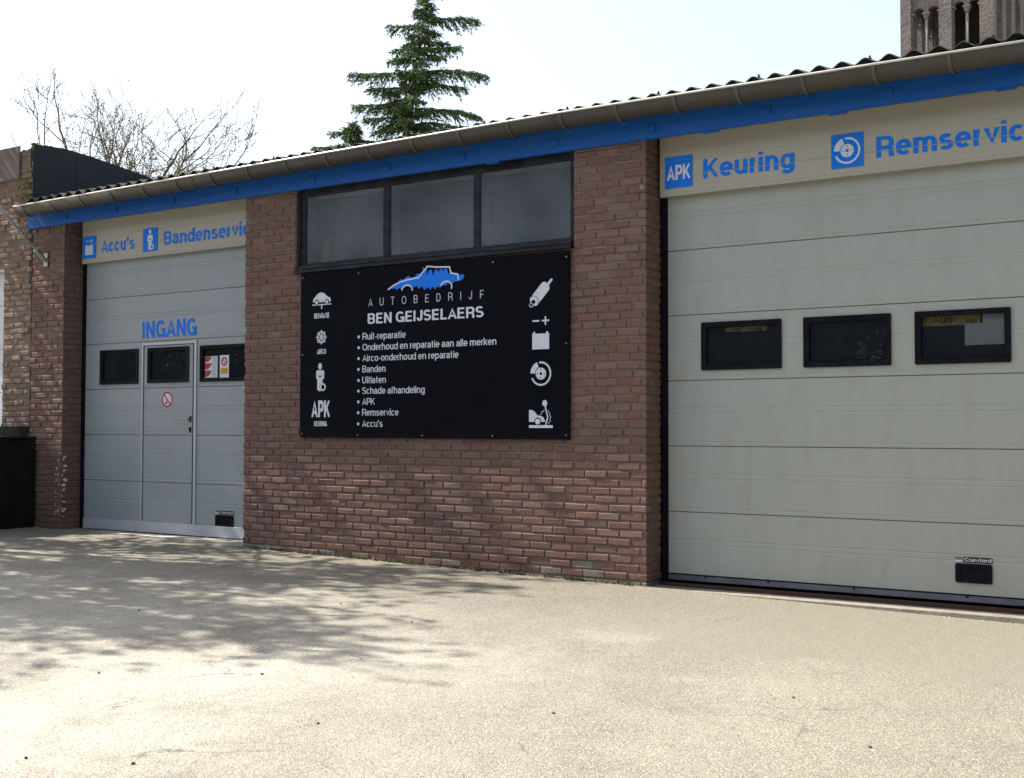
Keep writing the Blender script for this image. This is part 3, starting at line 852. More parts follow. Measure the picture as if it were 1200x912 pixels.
def left_door():
    y = DEP; x0, x1 = -12.378, DL1-.012; z0, z1 = .232, 3.40
    wins = [(-12.100, -11.413, 1.822, 2.231), (-10.373, DL1-.03, 1.822, 2.228)]
    wick = (-11.345, -10.425, .195, 2.300)
    d = MB(); ribbed(d, x0, x1, z0, z1, y, .685, .5415, [(a+.02, b-.02, c+.02, e-.02) for a, b, c, e in wins]+[wick])
    door = d.build('sectional_door', door_sky_m, garage)
    tag(door, 'light grey sectional door with a wicket door in its middle')
    for wn in wins: door_window(door, *wn, y)
    s = MB(); s.box(x0, x1, y-.012, y+.03, .105, .230, c=.004); s.build('bottom_rail', alu_m, door)
    s = MB(); s.box(x0, x1, y-.006, y+.03, .085, .104); s.build('bottom_seal', rubber_m, door)
    # wicket door: leaf, light metal frame strips, window, lever handle
    lw = (-11.245, -10.553, 1.824, 2.231)
    l = MB(); ribbed(l, -11.307, -10.492, .232, 2.252, y-.004, .685, .5415, [(lw[0]+.02, lw[1]-.02, lw[2]+.02, lw[3]-.02)])
    leaf = l.build('wicket_door', door_sky_m, door)
    f = MB(); wx0, wx1, wz0, wz1 = wick
    f.box(wx0, wx0+.022, y-.014, y+.03, wz0+.005, wz1, c=.003); f.box(wx1-.040, wx1-.002, y-.014, y+.03, wz0+.005, wz1, c=.003)
    f.box(wx0+.0225, wx1-.0405, y-.013, y+.03, wz1-.040, wz1-.004, c=.003)
    f.box(wx0+.0225, wx1-.0405, y-.013, y+.03, wz0+.006, wz0+.030, c=.003)
    f.build('wicket_frame', alu_m, door)
    door_window(door, *lw, y-.004)
    h = MB(); hx, hz = -10.520, 1.405
    h.box(hx-.012, hx+.012, y-.014, y-.003, hz-.030, hz+.035, 1, c=.003); h.box(hx-.011, hx+.011, y-.012, y-.003, hz-.150, hz-.085, 1, c=.003)
    h.tube([(hx, y-.014, hz), (hx, y-.055, hz), (hx-.03, y-.062, hz), (hx-.135, y-.060, hz+.004)], [.010, .010, .010, .008], 8)
    h.tube([(hx, y-.012, hz-.11), (hx, y-.026, hz-.11)], .012, 8, 1)
    h.build('door_handle', [chrome_m, rubber_m], door)
    t = MB(); t.box(DL0+.012, x0-.003, y-.02, y+.10, 0, 3.5); t.build('door_track', rubber_m, garage)
    pull_plate(door, -10.104, -9.825, .212, .352, y)
    g = MB(); letters(g, 'INGANG', -11.355, -10.436, 2.350, .195, y-.0015, .24)
    tag(g.build('entrance_lettering', blue_m, door), 'blue INGANG lettering above the wicket door')
left_door()

# ------------------------------------------------------------------ pictograms (x, z centred on 0, size 1 = the square's side)
def ic_apk(mb, cx, cz, s, y, mi):
    letters(mb, 'APK', cx-.43*s, cx+.44*s, cz-.26*s, .50*s, y-.0015, .25, mi)
def ic_brake(mb, cx, cz, s, y, mi, hole):
    r = .41*s
    ring(mb, cx, cz, r*.85, r, -158, 100, y, mi, 40)
    ring(mb, cx, cz, r*.57, r*1.02, 112, 178, y, mi, 12)
    ring(mb, cx, cz, r*.13, r*.50, 0, 360, y, mi, 28)
    for a in (0, 90, 180, 270):
        disc(mb, cx+r*.33*math.cos(R(a)), cz+r*.33*math.sin(R(a)), r*.055, y-.0012, hole, n=8)
def ic_battery(mb, cx, cz, s, y, mi, pm=True):
    mb.prism([(cx-.29*s, cz-.37*s), (cx+.29*s, cz-.37*s), (cx+.29*s, cz+.09*s), (cx+.24*s, cz+.09*s), (cx+.24*s, cz+.14*s), (cx+.17*s, cz+.14*s), (cx+.17*s, cz+.085*s),
              (cx-.17*s, cz+.085*s), (cx-.17*s, cz+.14*s), (cx-.24*s, cz+.14*s), (cx-.24*s, cz+.09*s), (cx-.29*s, cz+.09*s)], y-.0015, y, mi)
    if pm:
        mb.box(cx-.25*s, cx-.05*s, y-.0015, y, cz+.28*s, cz+.315*s, mi)
        mb.box(cx+.05*s, cx+.27*s, y-.0015, y, cz+.28*s, cz+.315*s, mi)
        mb.box(cx+.143*s, cx+.178*s, y-.0018, y, cz+.19*s, cz+.41*s, mi)
def ic_fitter(mb, cx, cz, s, y, mi, hole):
    disc(mb, cx, cz+.36*s, .082*s, y, mi, rz=.105*s)
    mb.prism([(cx-.17*s, cz-.05*s), (cx-.17*s, cz+.19*s), (cx-.12*s, cz+.225*s), (cx+.14*s, cz+.225*s), (cx+.18*s, cz+.19*s), (cx+.18*s, cz-.06*s), (cx+.13*s, cz-.06*s), (cx+.10*s, cz-.10*s), (cx-.10*s, cz-.09*s)], y-.0015, y, mi)
    mb.prism([(cx-.12*s, cz-.08*s), (cx+.10*s, cz-.085*s), (cx+.12*s, cz-.20*s), (cx+.06*s, cz-.30*s), (cx+.08*s, cz-.46*s), (cx-.02*s, cz-.475*s), (cx-.12*s, cz-.43*s)], y-.0014, y, mi)
    mb.prism([(cx-.08*s, cz+.02*s), (cx+.02*s, cz-.02*s), (cx+.09*s, cz+.03*s), (cx+.08*s, cz+.06*s), (cx+.01*s, cz+.02*s), (cx-.07*s, cz+.06*s)], y-.0024, y-.0015, hole)
    disc(mb, cx+.14*s, cz-.34*s, .15*s, y-.0017, hole, rz=.135*s)
    ring(mb, cx+.14*s, cz-.34*s, .075*s, .13*s, 0, 360, y-.0034, mi, 24)

def fascia_panel(root, x0, x1, z0, z1, y):
    m = MB()
    pts = [(z0, 0), (3.304, 0), (3.308, .0025), (3.312, 0), (3.4445, 0), (3.4455, -.0044), (3.4485, -.0044), (3.4495, 0),
           (3.580, 0), (3.583, .0025), (3.588, .0025), (3.591, 0), (3.662, 0), (3.665, .002), (3.668, 0), (z1, 0)]
    for (za, da), (zb, db) in zip(pts[:-1], pts[1:]):
        m.face([(x0, y+da, za), (x1, y+da, za), (x1, y+db, zb), (x0, y+db, zb)])
    m.face([(x0, y, z0), (x0, y+.05, z0), (x1, y+.05, z0), (x1, y, z0)])
    m.face([(x0, y, z1), (x0, y+.05, z1), (x0, y+.05, z0), (x0, y, z0)])
    m.face([(x1, y, z0), (x1, y+.05, z0), (x1, y+.05, z1), (x1, y, z1)])
    m.face([(x1, y+.05, z0), (x0, y+.05, z0), (x0, y+.05, z1), (x1, y+.05, z1)])
    return m.build('panel', fascia_m, root)

def fascias():
    y = .20
    a = thing('service_sign', (-10.9, y, 3.285), "beige fascia panel with blue Accu's and Bandenservice lettering above the grey door", 'sign')
    fascia_panel(a, DL0+.072, DL1-.004, 3.285, 3.80, y)
    for (cx, kind) in ((-12.232, 'b'), (-11.138, 'f')):
        p = MB(); cz = 3.475; h = .125
        p.box(cx-h, cx+h, y-.0065, y+.001, cz-.134, cz+.134, 0)
        if kind == 'b': ic_battery(p, cx, cz, .25, y-.0066, 1)
        else: ic_fitter(p, cx, cz, .25, y-.0066, 1, 0)
        tag(p.build('pictogram', [blue_m, white_m], a), 'blue battery pictogram' if kind == 'b' else 'blue pictogram of a man with a tyre')
    t = MB(); letters(t, "Accu's", -12.015, -11.415, 3.393, .150, y-.0015, .24, space=.11); t.build('lettering', blue_m, a)
    t = MB(); letters(t, 'Bandenservice', -10.913, -9.408, 3.393, .155, y-.0015, .24, space=.11); t.build('lettering', blue_m, a)

    b = thing('service_sign', (-2.6, y, 3.285), 'beige fascia panel with blue Keuring and Remservice lettering above the wide beige door', 'sign')
    fascia_panel(b, -4.628, DR1-.004, 3.285, 3.80, y)
    for (cx, kind) in ((-4.450, 'a'), (-3.001, 'd')):
        p = MB(); cz = 3.484; h = .127
        p.box(cx-h, cx+h, y-.0065, y+.001, cz-.134, cz+.134, 0)
        if kind == 'a': ic_apk(p, cx, cz, .254, y-.0066, 1)
        else: ic_brake(p, cx, cz, .254, y-.0066, 1, 0)
        tag(p.build('pictogram', [blue_m, white_m], b), 'blue APK pictogram' if kind == 'a' else 'blue brake disc pictogram')
    t = MB(); letters(t, 'Keuring', -4.226, -3.430, 3.402, .163, y-.0015, .24, space=.11); t.build('lettering', blue_m, b)
    t = MB(); letters(t, 'Remservice', -2.775, -1.571, 3.398, .163, y-.0015, .24, space=.11); t.build('lettering', blue_m, b)
fascias()

def business_sign():
    X0, X1 = -8.568, -5.392
    s = thing('business_sign', (-6.98, -.02, 1.21), 'large black board with white lettering and a blue car sketch on the brick wall', 'sign')
    p = MB()
    p.prism([(X0, 1.213), (X1, 1.209), (X1, 2.864), (X0, 2.884)], -.030, -.012)
    p.build('board', board_m, s)
    y = -.0305
    d = MB()
    for x, z in ((X0+.03, 1.25), (X0+.03, 2.05), (X0+.03, 2.83), (X1-.03, 1.25), (X1-.03, 2.05), (X1-.03, 2.81), (-7.8, 1.24), (-7.0, 1.24), (-6.2, 1.24), (-7.8, 2.83), (-7.0, 2.82), (-6.2, 2.82)):
        d = MB(); disc(d, x, z, .007, y, 0, n=8, th=.004); d.build('screw_head', chrome_m, s)
    def T(txt, x0, x1, z, cap, bold, name='lettering', gap=None, tilt=0):
        m = MB(); letters(m, txt, x0, x1, z, cap, y-.001, bold, gap=gap, tilt=tilt); return m.build(name, white_m, s)
    T('AUTOBEDRIJF', -7.671, -6.302, 2.496, .076, .12, gap=.72)
    T('BEN GEIJSELAERS', -7.679, -6.301, 2.324, .102, .225)
    rows = [('Ruit-reparatie', 2.172, -7.206), ('Onderhoud en reparatie aan alle merken', 2.066, -6.160), ('Airco-onderhoud en reparatie', 1.960, -6.583),
            ('Banden', 1.852, -7.451), ('Uitlaten', 1.745, -7.447), ('Schade afhandeling', 1.641, -6.975), ('APK', 1.535, -7.582), ('Remservice', 1.429, -7.289), ("Accu's", 1.320, -7.484)]
    for txt, z, x1 in rows:
        m = MB(); letters(m, txt, -7.744, x1, z, .066, y-.001, .175)
        disc(m, -7.793, z+.030, .015, y, n=12)
        m.build('list_line', white_m, s)
    T('REPARATIE', -8.382, -8.178, 2.410, .052, .27)
    T('AIRCO', -8.341, -8.218, 2.050, .051, .27)
    T('APK', -8.410, -8.159, 1.417, .168, .27)
    T('KEURING', -8.371, -8.201, 1.327, .050, .27)
    # car on a lift
    m = MB()
    body = [(-8.398, 2.578), (-8.395, 2.603), (-8.375, 2.622), (-8.345, 2.652), (-8.315, 2.667), (-8.275, 2.669), (-8.240, 2.655), (-8.205, 2.625), (-8.168, 2.610), (-8.160, 2.585), (-8.166, 2.572), (-8.385, 2.572)]
    m.prism(body, y-.0015, y, 0)
    for cx in (-8.345, -8.212):
        disc(m, cx, 2.575, .027, y-.0016, 1, n=18); disc(m, cx, 2.572, .019, y-.0032, 0, n=16)
    m.box(-8.408, -8.155, y-.0015, y, 2.543, 2.553)
    m.box(-8.289, -8.275, y-.0015, y, 2.505, 2.5425)
    m.build('car_lift_pictogram', [white_m, board_m], s)
    # snow star
    m = MB(); cx, cz = -8.282, 2.219; L = .073
    for k in range(8):
        a = R(45*k+90); dx, dz = math.cos(a), math.sin(a)
        q = y-.0004*k
        stroke(m, [(cx, cz), (cx+dx*L, cz+dz*L)], .010, q, cap=False)
        for sg in (-1, 1):
            b = a+sg*R(48)
            stroke(m, [(cx+dx*L*.55, cz+dz*L*.55), (cx+dx*L*.55+math.cos(b)*L*.36, cz+dz*L*.55+math.sin(b)*L*.36)], .011, q-.0001-.00005*sg, cap=False)
    m.build('snowflake_pictogram', white_m, s)
    m = MB(); ic_fitter(m, -8.297, 1.820, .300, y, 0, 1); m.build('tyre_fitter_pictogram', [white_m, board_m], s)
    # exhaust silencer
    m = MB()
    c0 = Vector((-5.755, 2.440)); c1 = Vector((-5.640, 2.560)); r0 = .050
    ax = (c1-c0).normalized(); nn = Vector((-ax.y, ax.x))
    pts = []
    for k in range(13):
        a = math.pi*k/12
        v = c1+nn*r0*math.cos(a)+ax*r0*.75*math.sin(a); pts.append((v.x, v.y))
    for k in range(13):
        a = math.pi*k/12
        v = c0-nn*r0*math.cos(a)-ax*r0*.75*math.sin(a); pts.append((v.x, v.y))
    m.prism(pts, y-.0015, y, 0)
    e = c1+ax*.045+nn*-.006
    stroke(m, [(e.x-ax.x*.02, e.y-ax.y*.02), (e.x+ax.x*.05, e.y+ax.y*.05)], .024, y-.0002, 0, cap=False)
    lid = [(c0+ax*.006-nn*r0*.98*math.cos(math.pi*k/12)+ax*r0*.7*math.sin(math.pi*k/12)) for k in range(13)]
    stroke(m, [(v.x, v.y) for v in lid], .004, y-.0016, 1, cap=False)
    h = c0-ax*.012
    disc(m, h.x, h.y, .021, y-.0017, 1, rz=.018, n=16)
    t = c0-ax*.046-nn*.004
    stroke(m, [(h.x, h.y), (t.x, t.y)], .030, y-.0019, 1, cap=False)
    disc(m, t.x, t.y, .023, y-.0036, 0, rz=.019, n=18)
    disc(m, t.x, t.y, .015, y-.0053, 1, rz=.012, n=16)
    m.build('silencer_pictogram', [white_m, board_m], s)
    m = MB()
    m.box(-5.772, -5.702, y-.0015, y, 2.254, 2.268); m.box(-5.674, -5.600, y-.0015, y, 2.254, 2.268); m.box(-5.644, -5.630, y-.0019, y, 2.222, 2.298)
    m.prism([(-5.775, 2.008), (-5.599, 2.008), (-5.599, 2.148), (-5.611, 2.150), (-5.611, 2.164), (-5.631, 2.164), (-5.631, 2.147), (-5.744, 2.147), (-5.744, 2.164), (-5.764, 2.164), (-5.764, 2.150), (-5.775, 2.148)], y-.0015, y)
    m.build('battery_pictogram', white_m, s)
    m = MB(); ic_brake(m, -5.684, 1.792, .262, y, 0, 1); m.build('brake_pictogram', [white_m, board_m], s)
    # car against a lamp post
    m = MB()
    m.box(-5.808, -5.560, y-.0015, y, 1.312, 1.336)
    m.prism([(-5.808, 1.366), (-5.808, 1.472), (-5.775, 1.470), (-5.745, 1.452), (-5.722, 1.425), (-5.675, 1.415), (-5.652, 1.402), (-5.650, 1.385), (-5.640, 1.380), (-5.640, 1.366)], y-.0015, y)
    disc(m, -5.715, 1.370, .034, y-.0016, 1); disc(m, -5.715, 1.368, .026, y-.0033, 0)
    stroke(m, [(-5.640, 1.515), (-5.612, 1.405), (-5.634, 1.335)], .013, y-.0004, cap=False)
    disc(m, -5.643, 1.530, .026, y-.0003, 0, rz=.028)
    zig = [(-5.695, 1.425), (-5.672, 1.440), (-5.674, 1.458), (-5.655, 1.455), (-5.647, 1.475)]
    stroke(m, zig, .0045, y-.0002, cap=False)
    zig2 = [(-5.608, 1.470), (-5.602, 1.448), (-5.586, 1.442), (-5.594, 1.424), (-5.578, 1.408), (-5.592, 1.392), (-5.584, 1.372), (-5.600, 1.362), (-5.602, 1.345)]
    stroke(m, zig2, .0045, y-.0002, cap=False)
    m.build('crash_pictogram', [white_m, board_m], s)
    # the sketched car: blue brush scribble, white outline
    m = MB()
    top = [(-7.400, 2.650), (-7.345, 2.690), (-7.300, 2.708), (-7.280, 2.735), (-7.235, 2.728), (-7.205, 2.752), (-7.165, 2.758), (-7.150, 2.738), (-7.100, 2.745), (-7.075, 2.775), (-7.045, 2.772),
           (-7.020, 2.772), (-6.985, 2.812), (-6.955, 2.815), (-6.962, 2.745), (-6.925, 2.800), (-6.900, 2.800), (-6.885, 2.745), (-6.860, 2.798), (-6.835, 2.800), (-6.822, 2.770), (-6.800, 2.800), (-6.775, 2.800),
           (-6.765, 2.775), (-6.745, 2.800), (-6.720, 2.798), (-6.705, 2.745), (-6.685, 2.765), (-6.660, 2.768), (-6.650, 2.738), (-6.600, 2.748), (-6.575, 2.728), (-6.535, 2.735), (-6.520, 2.712), (-6.535, 2.690),
           (-6.580, 2.672), (-6.630, 2.672), (-6.670, 2.648), (-6.705, 2.662), (-6.735, 2.640), (-6.775, 2.648), (-6.800, 2.622), (-6.825, 2.640), (-6.860, 2.612), (-6.885, 2.640), (-6.915, 2.612), (-6.945, 2.640),
           (-6.985, 2.614), (-7.010, 2.652), (-7.050, 2.630), (-7.075, 2.660), (-7.110, 2.646), (-7.150, 2.668), (-7.215, 2.672), (-7.262, 2.636), (-7.285, 2.655), (-7.320, 2.634), (-7.340, 2.652)]
    m.prism(top, y-.0012, y, 0)
    m.build('car_sketch_fill', blue_m, s)
    m = MB()
    w_ = .014
    hood = [(-7.422, 2.646), (-7.36, 2.680), (-7.285, 2.706), (-7.20, 2.722), (-7.10, 2.733), (-7.055, 2.736), (-6.950, 2.836), (-6.86, 2.823), (-6.77, 2.816), (-6.690, 2.812), (-6.672, 2.752), (-6.595, 2.738), (-6.588, 2.690)]
    stroke(m, hood, w_, y-.0013)
    stroke(m, [(-7.258+.0*k, 0) for k in range(0)] or [(-7.192+.064*math.cos(R(a)), 2.622+.052*math.sin(R(a))) for a in range(170, -1, -17)], w_, y-.0013)
    stroke(m, [(-6.727+.064*math.cos(R(a)), 2.628+.052*math.sin(R(a))) for a in range(160, -21, -18)], w_, y-.0013)
    m.build('car_sketch_outline', white_m, s)
business_sign()

# ------------------------------------------------------------------ stickers and notices on the doors
def prohibition(x, z, r, y):
    o = thing('prohibition_sign', (x, y, z), 'round white no smoking sign with red ring on the wicket door', 'sign')
    m = MB(); disc(m, x, z, r, y, 0, n=32, th=.002); m.build('disc', white_m, o)
    m = MB(); ring(m, x, z, r*.69, r*.93, 0, 360, y-.0021, 0, 36, th=.001)
    a = R(-47); stroke(m, [(x-r*.76*math.cos(a), z-r*.76*math.sin(a)), (x+r*.76*math.cos(a), z+r*.76*math.sin(a))], r*.15, y-.0024, cap=False)
    m.build('ring', red_m, o)
    m = MB()
    m.prism([(x-r*.32, z-r*.52), (x-r*.06, z-r*.50), (x+r*.04, z-r*.30), (x+.0*r, z-r*.12), (x-r*.12, z-r*.24), (x-r*.30, z-r*.30)], y-.0032, y-.0022)
    m.build('cigarette_symbol', blackp_m, o)
prohibition(-10.909, 1.632, .103, DEP-.0045)

def left_stickers():
    y = DEP+.012
    for k in range(3):
        z0 = 1.868+k*.081
        o = thing('sticker', (-10.21, y, z0), ('lowest', 'middle', 'topmost')[k]+' of three white stickers with a red corner in the door window beside the wicket', 'sticker', 'red and white stickers in the door window')
        m = MB(); m.box(-10.312, -10.112, y-.002, y, z0, z0+.076); m.build('sheet', white_m, o)
        m = MB(); m.prism([(-10.310, z0+.010), (-10.258, z0+.016), (-10.222, z0+.040), (-10.205, z0+.074), (-10.310, z0+.074)], y-.0032, y-.0022); m.build('red_corner', red_m, o)
        m = MB()
        for q in range(4): m.box(-10.195, -10.13+.01*(q % 2), y-.0032, y-.0022, z0+.014+q*.014, z0+.019+q*.014)
        m.build('small_print', sheet_m, o)
    o = thing('warning_sticker', (-10.0, y, 1.86), 'white and yellow warning sticker with a red ring beside the red and white stickers', 'sticker')
    x0, x1, z0, z1 = -10.078, -9.934, 1.862, 2.112
    m = MB(); m.box(x0, x1, y-.002, y, z0, z1); m.build('sheet', white_m, o)
    m = MB(); m.box(x0+.012, x1-.012, y-.0032, y-.0022, z0+.042, z0+.112)
    m.build('yellow_field', yellow_m, o)
    m = MB(); ring(m, (x0+x1)/2, z0+.180, .030, .050, 0, 360, y-.0022, 0, 24, th=.001); stroke(m, [((x0+x1)/2-.03, z0+.205), ((x0+x1)/2+.03, z0+.155)], .013, y-.0026, cap=False)
    m.build('red_ring', red_m, o)
    m = MB()
    for q in range(3): m.box(x0+.02, x1-.02, y-.0044, y-.0033, z0+.052+q*.020, z0+.060+q*.020)
    m.build('small_print', blackp_m, o)
left_stickers()

def right_notices():
    y = DEP+.055
    o = thing('window_notice', (-1.95, y, 1.94), 'larger pale sheet of paper behind the rightmost window of the beige door', 'notice')
    m = MB(); m.prism([(-2.035, 1.936), (-1.850, 1.936), (-1.850, 2.170), (-2.035, 2.165)], y, y+.0015); m.build('sheet', paper_m, o)
    o = thing('window_notice', (-2.09, y+.004, 1.94), 'smaller pale sheet of paper left of the larger sheet in the door window', 'notice')
    m = MB(); m.prism([(-2.165, 1.934), (-2.030, 1.936), (-2.030, 2.100), (-2.165, 2.096)], y+.004, y+.0055); m.build('sheet', paper_m, o)
    o = thing('yellow_banner', (-2.26, y+.02, 2.10), 'yellow banner with black lettering behind the rightmost door window', 'banner')
    m = MB(); m.box(-2.480, -2.058, y+.02, y+.024, 2.092, 2.175); m.build('cloth', yellow_m, o)
    m = MB(); letters(m, 'Agip', -2.405, -2.235, 2.118, .045, y+.0188, .2); letters(m, 'Agip', -2.165, -2.085, 2.110, .028, y+.0188, .2); m.build('lettering', blackp_m, o)
    o = thing('yellow_banner', (-4.0, y+.02, 2.10), 'narrow yellow banner with black lettering behind the leftmost door window', 'banner')
    m = MB(); m.box(-4.100, -3.735, y+.02, y+.024, 2.118, 2.156); m.build('cloth', yellow_m, o)
    m = MB(); letters(m, 'Agip', -4.035, -3.955, 2.124, .024, y+.0188, .2); letters(m, 'Agip', -3.89, -3.76, 2.124, .022, y+.0188, .2); m.build('lettering', blackp_m, o)
    # yellow cone leaning behind the obscured glass
right_notices()

# ------------------------------------------------------------------ vans standing inside, seen dimly through the right door
def van(x, y0, label, grp):
    o = thing('parked_van', (x, y0, gz(x)), label, 'van', grp)
    m = MB()
    prof = [(0, .42), (-.02, .75), (.12, .98), (.62, 1.10), (1.25, 1.80), (1.45, 1.95), (2.2, 2.03), (4.4, 2.02), (4.62, 1.9), (4.7, .5), (4.5, .36), (.2, .36)]
    secs = [(-.93, .92), (-.90, 1.0), (-.75, 1.015), (0, 1.02), (.75, 1.015), (.90, 1.0), (.93, .92)]
    i0 = len(m.v); n = len(prof)
    for (dx, sc) in secs:
        for (yy, zz) in prof:
            m.v.append((x+dx*(1-.10*max(0, (zz-1.1))), y0+(yy-2.3)*sc+2.3, .36+(zz-.36)*sc))
    for a in range(len(secs)-1):
        for k in range(n):
            p = i0+a*n+k; q = i0+a*n+(k+1) % n
            m.f.append((p, p+n, q+n, q)); m.m.append(0)
    m.f.append(tuple(i0+k for k in range(n))); m.m.append(0)
    m.f.append(tuple(i0+(len(secs)-1)*n+k for k in range(n))[::-1]); m.m.append(0)
    m.build('body', vanpaint_m, o, smooth=False)
    g = MB(); g.face([(x-.78, y0+.60, 1.14), (x+.78, y0+.60, 1.14), (x+.70, y0+1.20, 1.80), (x-.70, y0+1.20, 1.80)]); g.build('windscreen', rubber_m, o)
    for sg in (-1, 1):
        h = MB(); disc(h, x+sg*.68, .82, .13, y0-.03, 0, rz=.10, n=16, th=.02); h.build('headlight', paper_m, o)
        for yy in (.85, 3.8):
            t = MB()
            t.tube([(x+sg*.93, y0+yy, .33), (x+sg*.72, y0+yy, .33)], .33, 20)
            t.build('wheel', rubber_m, o)
van(-4.15, 1.6, 'dark blue van inside the garage behind the leftmost window of the beige door', 'vans inside the garage')
van(-1.75, 1.3, 'dark blue van inside the garage behind the rightmost window of the beige door', 'vans inside the garage')
def yellow_thing():
    o = thing('traffic_cone', (-8.34, .13, 2.96), 'yellow cone standing behind the left pane of the upper window strip', 'cone')
    m = MB(); m.tube([(-8.385, .13, 2.99), (-8.345, .13, 3.23), (-8.344, .13, 3.255)], [.040, .022, .010], 16)
    m.tube([(-8.385, .13, 2.984), (-8.385, .13, 2.990)], [.05, .05], 16)
    m.build('cone_body', yellow_m, o, smooth=False)
yellow_thing()

# ------------------------------------------------------------------ neighbouring building on the left
def neighbour():
    g = gz(-14)
    o = thing('neighbour_building', (-14.5, 0, g), 'older rough brick building with a black felt covered side wall, left of the garage', 'building')
    X0, X1 = -19.0, BX0-.012
    TOP = 4.73
    dz = 3.33
    m = MB()
    hole = [(-18.0, -13.635, -.2, dz)]
    slab_cells(m, X0, X1-.004, -.2, TOP, .008, .24, hole, 1)
    bricks(m, (X0, 0, -.03), (1, 0, 0), X1-X0, -.03, TOP, holes=[(-18.0-X0, -13.635-X0, -1, dz)], seed=21, L=.20, J=.016, Hc=.0685, JV=.015, jit=.0055, rag=.011)
    bricks(m, (-13.635, .088, -.03), (0, 1, 0), .15, -.03, dz, seed=22, jit=.004)
    m.box(X0, X0+.2, .24, 9, -.2, TOP, 1); m.box(X0, X1-.03, 8.8, 9, -.2, 4.0, 1)
    m.build('brick_wall', [oldbrick_m, mortar_m], o)
    # side wall clad in black roofing felt: stepped profile falling towards the rear
    prof = [(.004, 2.9), (.004, 4.77), (.05, 4.80), (.43, 4.825), (.60, 4.815), (.84, 4.80), (1.27, 4.755), (1.75, 4.70), (3.2, 4.50), (9.0, 3.7), (9.0, 2.9)]
    f = MB(); f.prism(prof, X1-.05, X1+.012, xf=lambda a, b, c: (b, a, c))
    # lap seams of the felt
    for yy in (.62, 1.55, 2.4):
        f.prism([(yy, 3.4), (yy+.05, 3.4), (yy+.05, 4.80-.03*yy-.02), (yy, 4.80-.03*yy-.02)], X1+.012, X1+.017, xf=lambda a, b, c: (b, a, c))
    f.build('felt_side_wall', felt_m, o)
    c = MB(); rnd = random.Random(2)
    for k in range(14):
        y = .0+rnd.random()*.62; c.tube([(X1-.03+rnd.uniform(-.05, .03), y, 4.79), (X1-.03, y+.03, 4.815+rnd.random()*.02)], [.03, .012], 6)
    for k in range(16):
        x = X1-rnd.uniform(.02, .28); c.tube([(x, rnd.uniform(.01, .1), TOP-.01), (x+.01, .05, TOP+.02+rnd.random()*.02)], [.028, .012], 6)
    c.build('moss', moss_m, o)
    r = MB(); r.prism([(.26, TOP-.1), (.26, TOP-.06), (.9, 4.72), (9.0, 3.72), (9.0, 3.66)], X0+.2, X1-.06, xf=lambda a, b, c: (b, a, c)); r.build('roof', felt_m, o)
    p = MB(); p.box(-18.2, -13.315, -.03, -.008, 4.395, 4.80, c=.003); p.build('cladding_sheet', sheet_m, o)
    d = MB(); ribbed(d, -17.99, -13.640, .0, dz-.07, .14, .1, .55); d.build('door', paleblue_m, o)
    d = MB(); d.box(-17.99, -13.640, .02, .16, dz-.068, dz-.004); d.build('door_header', mat('header_cream_paint', (.62, .60, .52), .6, var=(.5, .48, .4), vscale=5), o)
    # mossy patch on the bricks under the sheet
    q = MB(); rnd = random.Random(8)
    for k in range(170):
        x = rnd.gauss(-13.19, .09); z = 4.38-abs(rnd.gauss(0, .28)); s_ = rnd.uniform(.004, .022)
        if x > X1-.03: continue
        q.prism([(x+s_*rnd.uniform(.6, 1.3)*math.cos(2*math.pi*k2/6), z+.6*s_*rnd.uniform(.6, 1.3)*math.sin(2*math.pi*k2/6)) for k2 in range(6)], -.010-.0002*(k % 9), .0)
    q.build('algae_patch', moss_m, o)
neighbour()

def dark_boxes():
    g = gz(-13.5)
    o = thing('storage_box', (-13.7, -.62, g), 'dark low storage box standing against the left brick pillar', 'box')
    m = MB(); m.box(-14.55, -12.905, -1.22, -.03, g-.06, 1.165, c=.008)
    for y in (-1.17, -.80, -.45, -.12): m.box(-12.907, -12.893, y, y+.07, g-.04, 1.163, c=.003)
    m.build('body', darkbox_m, o)
    m = MB(); m.box(-14.58, -12.885, -1.25, -.025, 1.167, 1.203, c=.006); m.build('lid', darkbox_m, o)
    o = thing('dark_board', (-13.9, -.02, g), 'dark board standing upright against the neighbouring wall behind the storage box', 'board')
    m = MB(); m.box(-14.8, -13.085, -.022, -.008+.0, 1.21, 1.325, c=.003); m.box(-14.8, -13.085, -.020, -.010, g-.02, 1.209); m.build('panel', darkbox_m, o)
dark_boxes()

def flagpole():
    o = thing('flag_pole', (-12.775, 0, 3.31), 'thin pale metal flag pole slanting out from a bracket on the left pillar', 'pole')
    a = Vector((-12.775, -.035, 3.345)); b = Vector((-12.830, -.600, 3.885)); d = (b-a)
    m = MB(); m.tube([a+d*.10, a+d*3.2], .019, 10)
    m.build('pole', alu_m, o, smooth=True)
    m = MB(); m.tube([a-d*.03, a+d*.20], .029, 10); m.box(-12.815, -12.735, -.018, -.004, 3.26, 3.42, c=.003)
    m.tube([a+d*.185, a+d*.205], .036, 10, 1)
    m.build('wall_bracket', [chrome_m, alu_m], o)
flagpole()

def knob():
    o = thing('wall_cap', (-4.675, 0, 3.34), 'small round pale cap on the corner bricks beside the APK pictogram', 'cap')
    m = MB(); m.tube([(-4.69, -.002, 3.345), (-4.69, -.012, 3.345), (-4.69, -.020, 3.345)], [.026, .024, .012], 14)
    m.build('cap', sill_m, o)
knob()

